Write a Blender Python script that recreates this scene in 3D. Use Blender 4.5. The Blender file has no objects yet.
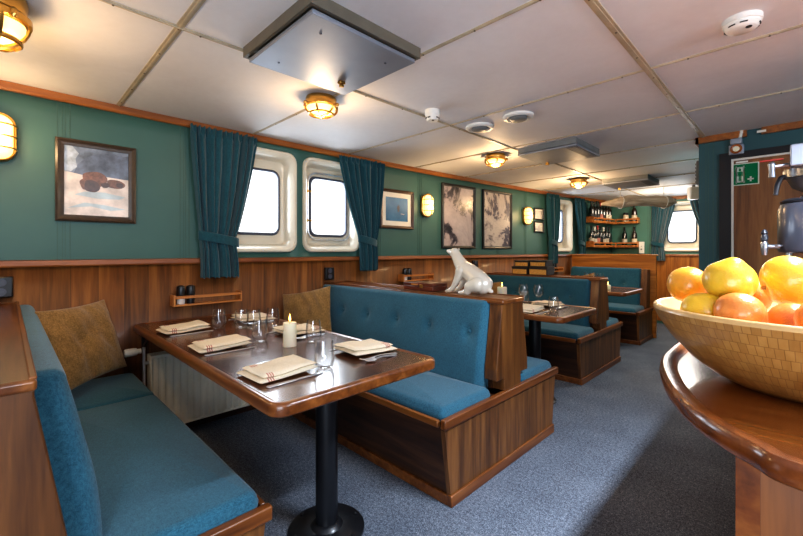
import bpy, bmesh, math, random
from mathutils import Vector, Matrix, noise
PI = math.pi
SC = bpy.context.scene
COL = SC.collection
random.seed(7)

# ------------------------------------------------------------------ materials
def lin(c):
    return tuple(((v/255)/12.92 if v/255 <= 0.04045 else ((v/255+0.055)/1.055)**2.4) for v in c) + (1.0,)

class NT:
    def __init__(s, name):
        s.m = bpy.data.materials.new(name); s.m.use_nodes = True
        s.n = s.m.node_tree.nodes; s.l = s.m.node_tree.links
        s.bsdf = s.n['Principled BSDF']; s.out = s.n['Material Output']
    def new(s, t, **kw):
        nd = s.n.new(t)
        for k, v in kw.items():
            if hasattr(nd, k): setattr(nd, k, v)
            else: nd.inputs[k].default_value = v
        return nd
    def link(s, a, b): s.l.new(a, b)
    def coords(s, scale=(1,1,1), loc=(0,0,0), rot=(0,0,0)):
        tc = s.new('ShaderNodeTexCoord'); mp = s.new('ShaderNodeMapping')
        mp.inputs['Scale'].default_value = scale; mp.inputs['Location'].default_value = loc
        mp.inputs['Rotation'].default_value = rot
        s.link(tc.outputs['Object'], mp.inputs['Vector']); return mp.outputs['Vector']
    def noise(s, vec, scale, detail=4, rough=.55, dist=0):
        t = s.new('ShaderNodeTexNoise'); t.inputs['Scale'].default_value = scale
        t.inputs['Detail'].default_value = detail; t.inputs['Roughness'].default_value = rough
        t.inputs['Distortion'].default_value = dist
        s.link(vec, t.inputs['Vector']); return t.outputs['Fac']
    def ramp(s, fac, stops):
        r = s.new('ShaderNodeValToRGB'); e = r.color_ramp.elements
        while len(e) < len(stops): e.new(0.5)
        for el, (p, c) in zip(e, stops): el.position = p; el.color = lin(c)
        s.link(fac, r.inputs['Fac']); return r.outputs['Color']
    def mix(s, fac, a, b, mode='MIX'):
        m = s.new('ShaderNodeMix', data_type='RGBA', blend_type=mode)
        if isinstance(fac, (int, float)): m.inputs[0].default_value = fac
        else: s.link(fac, m.inputs[0])
        for v, i in ((a, 6), (b, 7)):
            if isinstance(v, tuple): m.inputs[i].default_value = v
            else: s.link(v, m.inputs[i])
        return m.outputs[2]
    def math(s, op, a, b=None, c=None):
        m = s.new('ShaderNodeMath', operation=op)
        for i, v in enumerate((a, b, c)):
            if v is None: continue
            if isinstance(v, (int, float)): m.inputs[i].default_value = v
            else: s.link(v, m.inputs[i])
        return m.outputs[0]
    def bump(s, h, strength=.2, dist=.002):
        b = s.new('ShaderNodeBump'); b.inputs['Strength'].default_value = strength
        b.inputs['Distance'].default_value = dist
        s.link(h, b.inputs['Height']); s.link(b.outputs['Normal'], s.bsdf.inputs['Normal'])
    def set(s, color=None, rough=None, metal=None, spec=None, coat=None, emit=None, estr=1, trans=None, ior=None, sheen=None, sss=None):
        b = s.bsdf.inputs
        if color is not None:
            if isinstance(color, tuple): b['Base Color'].default_value = color
            else: s.link(color, b['Base Color'])
        if rough is not None:
            if isinstance(rough, (int, float)): b['Roughness'].default_value = rough
            else: s.link(rough, b['Roughness'])
        if metal is not None: b['Metallic'].default_value = metal
        if spec is not None: b['Specular IOR Level'].default_value = spec
        if coat is not None: b['Coat Weight'].default_value = coat; b['Coat Roughness'].default_value = .12
        if emit is not None: b['Emission Color'].default_value = emit; b['Emission Strength'].default_value = estr
        if trans is not None: b['Transmission Weight'].default_value = trans
        if ior is not None: b['IOR'].default_value = ior
        if sheen is not None: b['Sheen Weight'].default_value = sheen
        if sss is not None:
            b['Subsurface Weight'].default_value = sss; b['Subsurface Radius'].default_value = (.02,.01,.005)
        return s.m

def wood(name, dark, mid, light, axis='z', rough=.38, coat=.25, plank=None, pw=.11, freq=1.0, amt=1.0):
    dark, mid, light = [(c[0]*1.02, c[1]*1.0, c[2]*.80) for c in (dark, mid, light)]
    t = NT(name)
    lo, hi = 1.1*freq, 15*freq
    sc = {'x': (lo,hi,hi), 'y': (hi,lo,hi), 'z': (hi,hi,lo)}[axis]
    v = t.coords(sc)
    off = None
    if plank:
        tc = t.new('ShaderNodeTexCoord'); sp = t.new('ShaderNodeSeparateXYZ')
        t.link(tc.outputs['Object'], sp.inputs[0])
        cell = t.math('FLOOR', t.math('DIVIDE', sp.outputs[plank.upper()], pw))
        wn = t.new('ShaderNodeTexWhiteNoise', noise_dimensions='1D'); t.link(cell, wn.inputs['W'])
        off = wn.outputs['Value']
        cb = t.new('ShaderNodeVectorMath', operation='ADD'); t.link(v, cb.inputs[0])
        cx = t.new('ShaderNodeCombineXYZ')
        o2 = t.math('MULTIPLY', off, 37.0)
        for k in range(3): t.link(o2, cx.inputs[k])
        t.link(cx.outputs[0], cb.inputs[1]); v = cb.outputs[0]
    f1 = t.noise(v, 1.0, 3, .5, .9)
    f2 = t.noise(v, 5.0, 3, .6, .3)
    f = t.math('ADD', t.math('MULTIPLY', f1, .72), t.math('MULTIPLY', f2, .28))
    c = t.ramp(f, [(.33, dark), (.5, mid), (.67, light)])
    if off is not None:
        k = t.math('MULTIPLY_ADD', off, .34, .80)
        cc = t.new('ShaderNodeCombineXYZ')
        for i in range(3): t.link(k, cc.inputs[i])
        c = t.mix(1.0, c, cc.outputs[0], 'MULTIPLY')
        fr = t.math('FRACT', t.math('DIVIDE', sp.outputs[plank.upper()], pw))
        ln = t.math('LESS_THAN', fr, .018)
        c = t.mix(t.math('MULTIPLY', ln, .55), c, lin((40,22,12)))
    t.bump(f2, .08)
    return t.set(color=c, rough=rough, coat=coat)

def plain(name, c, rough=.5, metal=0, var=.06, scale=12, **kw):
    t = NT(name)
    v = t.coords()
    f = t.noise(v, scale, 4)
    a = tuple(max(0, x*(1-var)) for x in c); b = tuple(min(255, x*(1+var)) for x in c)
    return t.set(color=t.ramp(f, [(.3, a), (.7, b)]), rough=rough, metal=metal, **kw)

def fabric(name, a, b, scale=420, rough=.9, sheen=.25, bump=.35):
    t = NT(name); v = t.coords()
    w1 = t.noise(t.coords((1, .22, .22)), scale, 2); w2 = t.noise(t.coords((.22, 1, 1)), scale, 2)
    big = t.noise(v, 5, 3)
    f = t.math('ADD', t.math('MULTIPLY', t.math('ADD', w1, w2), .42), t.math('MULTIPLY', big, .18))
    t.bump(f, bump, .002)
    return t.set(color=t.ramp(f, [(.36, a), (.66, b)]), rough=rough, sheen=sheen, spec=.2)

def thin_glass(name, tint=(1,1,1,1), refl=.42, base=.05):
    t = NT(name)
    tr = t.new('ShaderNodeBsdfTransparent'); tr.inputs[0].default_value = tint
    gl = t.new('ShaderNodeBsdfGlossy'); gl.inputs['Roughness'].default_value = .07
    lw = t.new('ShaderNodeLayerWeight'); lw.inputs['Blend'].default_value = .22
    nz = t.noise(t.coords(), 3, 1)
    f = t.math('MULTIPLY_ADD', lw.outputs['Fresnel'], refl, base)
    f = t.math('ADD', f, t.math('MULTIPLY', nz, .01))
    mx = t.new('ShaderNodeMixShader'); t.link(f, mx.inputs[0]); t.link(tr.outputs[0], mx.inputs[1]); t.link(gl.outputs[0], mx.inputs[2])
    t.link(mx.outputs[0], t.out.inputs[0]); return t.m

WALN = ((58,32,18), (94,58,34), (124,82,50))
DARKW = ((58,28,15), (92,50,28), (124,74,42))
M = {}
M['wainscot'] = wood('wainscot_walnut', (78,44,24), (110,68,38), (138,92,56), 'z', plank='y', pw=.13, coat=.08, rough=.5)
M['wainscot_far'] = wood('wainscot_far', (116,66,30), (158,98,48), (184,124,68), 'z', plank='x', pw=.16)
M['plank_panel'] = wood('plank_panel', (134,78,34), (172,108,52), (196,132,72), 'x')
M['trim_wood'] = wood('trim_orange_wood', (104,58,26), (138,82,38), (166,104,52), 'y', rough=.45, coat=.1)
M['rail_wood'] = wood('rail_wood', (98,52,26), (128,72,38), (152,94,54), 'y', rough=.4, coat=.1)
M['bench_y'] = wood('bench_rail_wood', (80,42,22), (114,66,36), (142,88,52), 'y', rough=.36, coat=.15)
M['bench_x'] = wood('bench_cap_wood', (76,40,22), (110,64,36), (138,86,52), 'x', rough=.3, coat=.3)
M['bench_z'] = wood('bench_panel_walnut', (64,36,20), (104,66,40), (140,94,60), 'z', plank='y', pw=.15, coat=.1, rough=.45)
M['board_z'] = wood('bench_board_walnut', *WALN, 'z')
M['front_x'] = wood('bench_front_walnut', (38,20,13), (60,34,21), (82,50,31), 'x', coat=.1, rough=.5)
M['table'] = wood('table_top_wood', (52,26,15), (84,45,26), (112,67,41), 'x', rough=.26, coat=.5, freq=.8)
M['table_edge'] = wood('table_edge_wood', (74,38,20), (112,64,36), (142,90,54), 'x', rough=.28, coat=.35)
M['counter'] = wood('counter_top_wood', (86,44,20), (126,70,36), (154,94,52), 'x', rough=.2, coat=.5, freq=.8)
M['counter_edge'] = wood('counter_edge_wood', (78,38,18), (112,60,30), (140,84,46), 'y', rough=.26, coat=.35)
M['counter_body'] = wood('counter_body_wood', (92,50,24), (126,74,38), (152,96,54), 'z', rough=.42, coat=.1)
M['rack'] = wood('rack_wood', (150,90,52), (182,120,76), (204,146,100), 'y')
M['shelf'] = wood('bottle_shelf_wood', (150,84,38), (184,112,58), (208,140,82), 'y')
M['door'] = wood('door_wood', (92,56,34), (124,82,54), (146,104,74), 'z', rough=.5, coat=.1)
M['game_box'] = wood('game_box_wood', (54,22,16), (84,36,26), (104,50,36), 'x')
M['green'] = plain('green_wall_paint', (58,96,90), .5, scale=2.5, var=.03)
M['green_dark'] = plain('green_groove', (52,86,78), .5)
M['green_far'] = plain('green_far_paint', (72,118,106), .5, scale=2.5, var=.03)
M['teal_wall'] = plain('teal_bulkhead_paint', (40,80,86), .5, scale=2.5, var=.04)
M['cream'] = plain('cream_window_frame', (214,206,188), .32, scale=8, var=.02, coat=.3)
M['gasket'] = plain('grey_gasket', (70,74,88), .45)
M['white'] = plain('white_plastic', (226,224,218), .4, var=.02)
M['offwhite'] = plain('white_enamel', (222,218,208), .35, var=.02)
M['black'] = plain('black_plastic', (24,24,27), .35)
M['blackmetal'] = plain('black_powder_coat', (20,21,25), .4, coat=.2)
M['brass'] = plain('brass', (206,160,86), .28, metal=1, var=.05)
M['steel'] = plain('brushed_steel', (214,216,220), .3, metal=.8, var=.04)
M['chrome'] = plain('dull_chrome', (150,152,158), .28, metal=.9, var=.04)
M['steel_panel'] = plain('steel_panel', (150,156,168), .5, metal=.6, var=.05, scale=3)
M['frame_dark'] = plain('dark_picture_frame', (62,50,40), .35, var=.12, scale=30, coat=.2)
M['frame_black'] = plain('black_picture_frame', (34,32,32), .4)
M['frame_brown'] = plain('brown_picture_frame', (72,48,36), .4, var=.1)
M['mat'] = plain('picture_mat', (226,220,206), .7, var=.02)
M['seat'] = fabric('blue_upholstery', (28,70,88), (56,108,128))
M['curtain'] = fabric('teal_curtain_cloth', (20,60,72), (34,84,96), scale=260, sheen=.4, bump=.1)
M['pillow'] = fabric('olive_gold_pillow_cloth', (104,78,42), (166,130,80), scale=260)
M['wax'] = plain('candle_wax', (240,228,200), .5, sss=.4, var=.02)
M['flame'] = NT('flame').set(color=lin((255,190,80)), emit=lin((255,196,96)), estr=9)
M['bulb'] = NT('lamp_dome_glow').set(color=lin((255,226,170)), emit=lin((255,206,128)), estr=2.3)
M['glass'] = thin_glass('clear_glass')
M['pane'] = thin_glass('window_pane', refl=.5, base=.01)
M['porcelain'] = plain('white_porcelain', (216,208,192), .15, var=.01, coat=.5)
M['cork'] = plain('woven_gold_front', (196,150,78), .7, var=.3, scale=160)
M['box_black'] = plain('charcoal_box', (44,40,40), .6)
M['grey'] = plain('grey_casing', (120,122,122), .5)
M['urn'] = plain('grey_urn_coating', (72,76,88), .3, metal=.3, coat=.3)
M['urn_black'] = plain('dark_urn_lid', (38,40,48), .35)
M['radiator'] = plain('cream_radiator_enamel', (242,236,218), .4, var=.02)
M['salt'] = plain('white_salt', (232,226,218), .6)
M['red'] = plain('red_lever', (150,46,36), .5)
M['orange_lens'] = plain('amber_lens', (150,84,40), .25)

def carpet():
    t = NT('blue_grey_carpet'); v = t.coords()
    a = t.noise(v, 170, 2, .6); b = t.noise(v, 3, 3); c = t.noise(v, 60, 2)
    f = t.math('ADD', t.math('MULTIPLY', a, .62), t.math('ADD', t.math('MULTIPLY', b, .12), t.math('MULTIPLY', c, .26)))
    t.bump(a, .6, .006)
    return t.set(color=t.ramp(f, [(.34, (48,52,60)), (.5, (96,102,113)), (.66, (148,155,165))]), rough=.97, spec=.1)
M['carpet'] = carpet()
def ceiling_mat():
    t = NT('ceiling_panel'); v = t.coords()
    a = t.noise(v, 1.6, 4, .6, .5); b = t.noise(v, 30, 3)
    f = t.math('ADD', t.math('MULTIPLY', a, .8), t.math('MULTIPLY', b, .2))
    t.bump(a, .25, .02)
    return t.set(color=t.ramp(f, [(.3, (214,212,214)), (.7, (228,227,229))]), rough=.62, spec=.3)
M['ceiling'] = ceiling_mat()
M['seam'] = plain('ceiling_seam_strip', (176,162,138), .4, var=.08)
M['seam_dark'] = plain('seam_screw', (96,84,70), .5)
def bamboo():
    t = NT('bamboo_mosaic')
    tc = t.new('ShaderNodeTexCoord')
    br = t.new('ShaderNodeTexBrick'); br.offset = .5
    sp = t.new('ShaderNodeSeparateXYZ'); t.link(tc.outputs['Object'], sp.inputs[0])
    ang = t.math('ARCTAN2', sp.outputs['Y'], sp.outputs['X'])
    cx = t.new('ShaderNodeCombineXYZ'); t.link(t.math('MULTIPLY', ang, .25), cx.inputs[0]); t.link(sp.outputs['Z'], cx.inputs[1])
    t.link(cx.outputs[0], br.inputs['Vector'])
    for k, v in (('Scale', 1.0), ('Mortar Size', .0007), ('Brick Width', .0125), ('Row Height', .0195), ('Mortar Smooth', .3), ('Bias', 0)):
        br.inputs[k].default_value = v
    br.inputs['Color1'].default_value = lin((178,130,68)); br.inputs['Color2'].default_value = lin((154,106,52)); br.inputs['Mortar'].default_value = lin((124,80,38))
    nz = t.noise(t.coords((60,60,8)), 1, 4)
    c = t.mix(.22, br.outputs['Color'], t.ramp(nz, [(.3, (150,100,48)), (.7, (206,160,98))]))
    return t.set(color=c, rough=.35, coat=.4)
M['bamboo'] = bamboo()
M['bamboo_rim'] = plain('bamboo_rim', (200,160,106), .35, var=.06, coat=.4)
def citrus(name, a, b):
    t = NT(name); v = t.coords()
    vo = t.new('ShaderNodeTexVoronoi'); vo.inputs['Scale'].default_value = 330; t.link(v, vo.inputs['Vector'])
    f = t.noise(v, 14, 3)
    t.bump(vo.outputs['Distance'], .22, .0015)
    return t.set(color=t.ramp(f, [(.3, a), (.7, b)]), rough=.3, spec=.5, coat=.25, sss=.06)
M['lemon'] = citrus('yellow_citrus_peel', (212,162,38), (226,182,56))
M['amber_fruit'] = citrus('golden_orange_peel', (214,142,38), (226,162,54))
M['orange'] = citrus('orange_peel', (208,118,52), (220,138,66))
M['stem'] = plain('fruit_stem_button', (150,110,50), .6)
def napkin_mat():
    t = NT('linen_with_red_stripes')
    tc = t.new('ShaderNodeTexCoord'); sp = t.new('ShaderNodeSeparateXYZ'); t.link(tc.outputs['Object'], sp.inputs[0])
    y, x = sp.outputs['Y'], sp.outputs['X']
    st = None
    for y0 in (-.083, -.074, -.065):
        d = t.math('LESS_THAN', t.math('ABSOLUTE', t.math('SUBTRACT', y, y0)), .0022)
        st = d if st is None else t.math('MAXIMUM', st, d)
    xm = t.math('GREATER_THAN', t.math('ABSOLUTE', t.math('SUBTRACT', x, .02)), .0)
    xa = t.math('LESS_THAN', t.math('ABSOLUTE', t.math('SUBTRACT', x, -.055)), .022)
    xb = t.math('GREATER_THAN', x, .07)
    st = t.math('MULTIPLY', st, t.math('MAXIMUM', xa, xb))
    nz = t.noise(t.coords(), 300, 2)
    c = t.mix(t.math('MULTIPLY', st, .85), t.ramp(nz, [(.3, (216,202,176)), (.7, (240,228,206))]), lin((170,62,54)))
    t.bump(nz, .3, .002)
    return t.set(color=c, rough=.9, spec=.1)
M['napkin'] = napkin_mat()
def satellite(name, loc, stops, tint=None):
    t = NT(name); v = t.coords((1,1,.8), loc)
    f = t.noise(v, 2.6, 10, .66, .5)
    c = t.ramp(f, stops)
    return t.set(color=c, rough=.25, spec=.5)
M['print_coast'] = satellite('print_coast', (3.1,.7,.4), [(.40,(44,42,50)), (.45,(84,78,86)), (.49,(176,162,160)), (.66,(206,192,188))])
M['print_fjord'] = satellite('print_fjord', (7.3,4.2,2.9), [(.34,(50,84,80)), (.42,(66,62,76)), (.485,(84,78,90)), (.5,(176,164,158)), (.57,(198,186,176)), (.64,(96,90,98))])
M['print_blue'] = satellite('print_blue', (1,2,3), [(.3,(42,84,120)), (.6,(72,124,160)), (.72,(150,180,200))])
M['print_small'] = satellite('print_small', (9,4,1), [(.4,(40,38,40)), (.5,(196,184,170)), (.7,(220,210,196))])
M['print_small_b'] = satellite('print_small_b', (5,8,2), [(.36,(60,54,54)), (.48,(200,190,176)), (.7,(222,214,200))])
M['sky_grey'] = plain('print_slate_ice', (120,130,146), .3, var=.35, scale=9)
M['snow'] = plain('print_snow', (214,200,190), .3, var=.12, scale=14)
M['snow_blue'] = plain('print_snow_shade', (176,190,196), .3, var=.1, scale=14)
M['ice'] = plain('print_ice_boulder', (168,178,190), .3, var=.2, scale=20)
M['slate'] = plain('print_slate_mountain', (92,100,116), .3, var=.3, scale=16)
M['casing'] = plain('hatch_casing', (98,92,80), .5, var=.06)
M['walrus'] = plain('print_walrus', (112,76,58), .3, var=.3, scale=40)
M['walrus_dark'] = plain('print_walrus_dark', (78,56,48), .3, var=.2, scale=40)
M['sign_green'] = plain('sign_green', (16,110,70), .7, var=.02, spec=.1)
M['sign_white'] = plain('sign_white', (206,214,198), .7, var=.02, spec=.1)
def driftwood():
    t = NT('weathered_driftwood')
    f = t.noise(t.coords((1.6,22,22)), 1, 5, .65, .8)
    t.bump(f, .8, .02)
    return t.set(color=t.ramp(f, [(.3,(140,122,104)), (.5,(190,172,150)), (.7,(226,212,192))]), rough=.85)
M['drift'] = driftwood()
M['bottle'] = plain('dark_bottle_glass', (16,20,18), .08, coat=.6, spec=.6)
M['bottle_brown'] = plain('brown_bottle_glass', (40,24,16), .08, coat=.6, spec=.6)
M['label_white'] = plain('bottle_label_white', (184,176,160), .6)
M['label_red'] = plain('bottle_label_red', (190,120,104), .6)
M['cap_red'] = plain('bottle_capsule_red', (150,40,36), .4)
M['cap_white'] = plain('bottle_capsule_white', (216,208,196), .4)
M['cap_dark'] = plain('bottle_capsule_dark', (26,24,26), .4)
M['jar'] = plain('cream_ceramic_jar', (222,206,178), .3)

# ------------------------------------------------------------------ mesh builder
class B:
    def __init__(s): s.bm = bmesh.new(); s.mi = 0
    def _tag(s, faces):
        for f in faces: f.material_index = s.mi
    def face(s, pts):
        f = s.bm.faces.new([s.bm.verts.new(p) for p in pts]); f.material_index = s.mi; return f
    def hexa(s, p):
        v = [s.bm.verts.new(q) for q in p]
        for q in ((0,3,2,1),(4,5,6,7),(0,1,5,4),(1,2,6,5),(2,3,7,6),(3,0,4,7)):
            s.bm.faces.new([v[i] for i in q]).material_index = s.mi
        return s
    def box(s, x0,x1,y0,y1,z0,z1):
        return s.hexa([(x0,y0,z0),(x1,y0,z0),(x1,y1,z0),(x0,y1,z0),(x0,y0,z1),(x1,y0,z1),(x1,y1,z1),(x0,y1,z1)])
    def rings(s, loops, cap0=True, cap1=True, close=True):
        vs = [[s.bm.verts.new(p) for p in lp] for lp in loops]
        n = len(vs[0])
        for a, b in zip(vs, vs[1:]):
            for i in range(n if close else n-1):
                j = (i+1) % n
                s.bm.faces.new((a[i], a[j], b[j], b[i])).material_index = s.mi
        if cap0: s.bm.faces.new(vs[0][::-1]).material_index = s.mi
        if cap1: s.bm.faces.new(vs[-1]).material_index = s.mi
        return s
    def prism(s, poly, axis, a, b):
        f = {'x': lambda u,v,t:(t,u,v), 'y': lambda u,v,t:(u,t,v), 'z': lambda u,v,t:(u,v,t)}[axis]
        return s.rings([[f(u,v,a) for u,v in poly], [f(u,v,b) for u,v in poly]])
    def lathe(s, prof, c=(0,0,0), n=24, axis='z', cap0=True, cap1=True):
        loops = []
        for r, h in prof:
            lp = []
            for i in range(n):
                a = 2*PI*i/n; u, v = r*math.cos(a), r*math.sin(a)
                p = {'z': (u,v,h), 'x': (h,u,v), 'y': (v,h,u)}[axis]
                lp.append((c[0]+p[0], c[1]+p[1], c[2]+p[2]))
            loops.append(lp)
        return s.rings(loops, cap0, cap1)
    def tube(s, pts, r, n=8, caps=True, closed=False):
        pts = [Vector(p) for p in pts]; loops = []; N = len(pts)
        rs = r if isinstance(r, (list, tuple)) else [r]*N
        up = None
        for i, p in enumerate(pts):
            if closed: t = pts[(i+1) % N]-pts[i-1]
            else: t = pts[min(i+1, N-1)]-pts[max(i-1, 0)]
            t.normalize()
            if up is None:
                up = Vector((0,0,1)) if abs(t.z) < .9 else Vector((1,0,0))
            u = (up - t*up.dot(t)); 
            if u.length < 1e-5: u = t.orthogonal()
            u.normalize(); up = u; w = t.cross(u)
            loops.append([p + (u*math.cos(2*PI*k/n)+w*math.sin(2*PI*k/n))*rs[i] for k in range(n)])
        if closed: loops.append(loops[0]); caps = False
        s.rings(loops, caps, caps)
        if closed: bmesh.ops.remove_doubles(s.bm, verts=s.bm.verts, dist=1e-6)
        return s
    def ball(s, c, r, n=16, m=10, rot=None):
        if isinstance(r, (int, float)): r = (r, r, r)
        loops = []
        for j in range(1, m):
            th = PI*j/m
            lp = []
            for i in range(n):
                a = 2*PI*i/n
                v = Vector((r[0]*math.sin(th)*math.cos(a), r[1]*math.sin(th)*math.sin(a), -r[2]*math.cos(th)))
                if rot is not None: v = rot @ v
                lp.append(v+Vector(c))
            loops.append(lp)
        return s.rings(loops)
    def grid(s, fn, nu, nv, closeu=False):
        vs = [[s.bm.verts.new(fn(i/nu, j/nv)) for i in range(nu if closeu else nu+1)] for j in range(nv+1)]
        for j in range(nv):
            for i in range(nu):
                i2 = (i+1) % nu if closeu else i+1
                s.bm.faces.new((vs[j][i], vs[j][i2], vs[j+1][i2], vs[j+1][i])).material_index = s.mi
        return s
    def build(s, name, mat, parent=None, smooth=True, bevel=0, seg=2, sub=0, solid=0, loc=None, rot=None, angle=40):
        bm = s.bm
        bmesh.ops.remove_doubles(bm, verts=bm.verts, dist=1e-6)
        bmesh.ops.recalc_face_normals(bm, faces=bm.faces)
        me = bpy.data.meshes.new(name); bm.to_mesh(me); bm.free()
        mats = mat if isinstance(mat, (list, tuple)) else [mat]
        for m in mats: me.materials.append(M[m] if isinstance(m, str) else m)
        o = bpy.data.objects.new(name, me); COL.objects.link(o)
        if smooth:
            me.polygons.foreach_set('use_smooth', [True]*len(me.polygons))
            try: me.set_sharp_from_angle(angle=math.radians(angle))
            except Exception: pass
        if solid:
            d = o.modifiers.new('solid', 'SOLIDIFY'); d.thickness = abs(solid); d.offset = 1 if solid > 0 else -1
        if bevel:
            d = o.modifiers.new('bevel', 'BEVEL'); d.width = bevel; d.segments = seg; d.limit_method = 'ANGLE'; d.angle_limit = math.radians(35)
            d.harden_normals = False
        if sub:
            d = o.modifiers.new('sub', 'SUBSURF'); d.levels = sub; d.render_levels = sub
        if parent is not None: o.parent = parent
        if loc is not None: o.location = loc
        if rot is not None: o.rotation_euler = rot
        return o

def tag(o, label, cat, group=None, kind=None):
    o['label'] = label
    if cat: o['category'] = cat
    if group: o['group'] = group
    if kind: o['kind'] = kind
    return o
def thing(name, label, cat, loc=(0,0,0), rotz=0, group=None):
    o = bpy.data.objects.new(name, None); COL.objects.link(o)
    o.location = loc; o.rotation_euler = (0,0,rotz); o.empty_display_size = .05
    return tag(o, label, cat, group)
def dup(root, loc=None, rotz=None, label=None, group=None):
    r = root.copy(); COL.objects.link(r)
    if loc is not None: r.location = loc
    if rotz is not None: r.rotation_euler = (0,0,rotz)
    if label: r['label'] = label
    if group: r['group'] = group
    for ch in list(root.children):
        c = ch.copy(); COL.objects.link(c); c.parent = r
        for g in list(ch.children):
            d = g.copy(); COL.objects.link(d); d.parent = c
    return r
def struct(o, cat=None):
    o['kind'] = 'structure'; return o
def rrect(w, h, r, n=5, cy=0, cz=0):
    pts = []
    for sx, sy, a0 in ((1,1,0),(-1,1,90),(-1,-1,180),(1,-1,270)):
        for k in range(n+1):
            a = math.radians(a0+90*k/n)
            pts.append((cy+sx*(w/2-r)+r*math.cos(a), cz+sy*(h/2-r)+r*math.sin(a)))
    return pts
def catmull(pts, n=6, closed=False):
    out = []; N = len(pts)
    for i in range(N if closed else N-1):
        g = lambda k: Vector(pts[k % N]) if closed else Vector(pts[min(max(k,0),N-1)])
        p0,p1,p2,p3 = g(i-1),g(i),g(i+1),g(i+2)
        for k in range(n):
            t = k/n
            out.append(.5*((2*p1)+(p2-p0)*t+(2*p0-5*p1+4*p2-p3)*t*t+(3*p1-p0-3*p2+p3)*t**3))
    if not closed: out.append(Vector(pts[-1]))
    return out

# the hull side wall bends gently inwards towards the bow
def wx(y): return .013*(y-1)**2 if y > 1 else 0.0
def wrot(y): return -math.atan(2*.013*(y-1)) if y > 1 else 0.0
CEIL = 2.12
FARY = 7.8
# ================================================================== SETTING
WZ = 1.62
LEFT_WIN = [1.42, 2.08, 6.2]
FAR_WIN_X = 1.64
def arange(a, b, st):
    n = max(1, round((b-a)/st)); return [a+(b-a)*i/n for i in range(n+1)]
def wall_strip(name, mat, y0, y1, z0, z1, off, holes=(), st=.12, solid=.05, hw=.264, hh=.374):
    ys = set(arange(y0, y1, st))
    for c in holes: ys |= {c-hw, c+hw}
    ys = sorted(ys); ys = [y for i, y in enumerate(ys) if i == 0 or y-ys[i-1] > 1e-4]
    zs = [z0] + ([WZ-hh, WZ+hh] if holes else []) + [z1]
    b = B(); vs = {}
    def V(i, j):
        if (i,j) not in vs:
            vs[i,j] = b.bm.verts.new((wx(ys[i])+off, ys[i], zs[j]))
        return vs[i,j]
    for i in range(len(ys)-1):
        for j in range(len(zs)-1):
            m = (ys[i]+ys[i+1])/2
            if len(zs) == 4 and j == 1 and any(abs(m-c) < hw for c in holes): continue
            b.bm.faces.new((V(i,j), V(i+1,j), V(i+1,j+1), V(i,j+1)))
    o = b.build(name, mat, smooth=True)
    if solid:
        d = o.modifiers.new('solid', 'SOLIDIFY'); d.thickness = solid; d.offset = -1
        # outward side away from the room
        n = o.data.polygons[0].normal
        d.offset = -1 if n.x > 0 else 1
    return o

# floor and ceiling
b = B(); b.box(-.1, 5.6, -2.66, -2.6, 0, 2.12); struct(b.build('wall_back', 'teal_wall', smooth=False))
b = B(); b.box(5.4, 5.46, -2.6, 8.0, 0, 2.12); struct(b.build('wall_starboard', 'teal_wall', smooth=False))
b = B(); b.box(-.1, 5.6, -2.6, 8.2, -.06, 0); struct(b.build('floor', 'carpet', smooth=False))
b = B(); b.box(-.1, 5.6, -2.6, 8.2, CEIL, CEIL+.06); struct(b.build('ceiling', 'ceiling', smooth=False))
# ceiling joint strips with screws
def seam_x(y, x0, x1, wdt):
    b = B()
    b.box(x0, x1, y-wdt/2, y+wdt/2, CEIL-.004, CEIL+.001)
    b.box(x0, x1, y-wdt/6, y+wdt/6, CEIL-.007, CEIL-.003)
    b.mi = 1
    for x in arange(x0+.1, x1-.1, .28): b.lathe([(.004, CEIL-.009), (.004, CEIL-.003)], (x, y, 0), 8)
    return struct(b.build('trim_%d' % SEAM(), ['seam', 'seam_dark'], smooth=False))
def seam_y(x, y0, y1, wdt):
    b = B()
    b.box(x-wdt/2, x+wdt/2, y0, y1, CEIL-.005, CEIL+.001)
    b.box(x-wdt/5, x+wdt/5, y0, y1, CEIL-.009, CEIL-.004)
    b.mi = 1
    for y in arange(y0+.1, y1-.1, .3): b.lathe([(.004, CEIL-.012), (.004, CEIL-.004)], (x, y, 0), 8)
    return struct(b.build('trim_%d' % SEAM(), ['seam', 'seam_dark'], smooth=False))
_k = [10]
def SEAM(): _k[0] += 1; return _k[0]
for i, y in enumerate((-1.23, -.37, .49, 1.343, 2.24, 3.1, 3.92, 4.75, 5.6, 6.45)):
    seam_x(y, wx(y)+.005, 5.5, .028 if y == .49 else .018)
seam_y(1.23, -2.5, 7.5, .02); seam_y(2.46, -2.5, 7.5, .034)

# left hull wall, wainscot, rails
struct(wall_strip('wall_left', 'green', -1.6, FARY+.05, 0, CEIL, 0, LEFT_WIN))
struct(wall_strip('trim_1', 'wainscot', -1.6, FARY, .05, 1.135, .012, solid=.011))
def curved_rail(name, mat, y0, y1, prof):
    b = B(); loops = []
    for y in arange(y0, y1, .15): loops.append([(wx(y)+u, y, v) for u, v in prof])
    b.rings(loops); return struct(b.build(name, mat, angle=30))
curved_rail('trim_2', 'rail_wood', -1.6, FARY, [(0,1.132), (.03,1.132), (.034,1.14), (.03,1.166), (.012,1.17), (0,1.17)])
curved_rail('trim_3', 'trim_wood', -1.6, FARY-.02, [(0,2.075), (.018,2.075), (.024,2.085), (.024,CEIL-.001), (0,CEIL-.001)])
curved_rail('baseboard_left', 'front_x', -1.6, FARY, [(0,0), (.022,0), (.022,.09), (.012,.1), (0,.1)])
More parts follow.
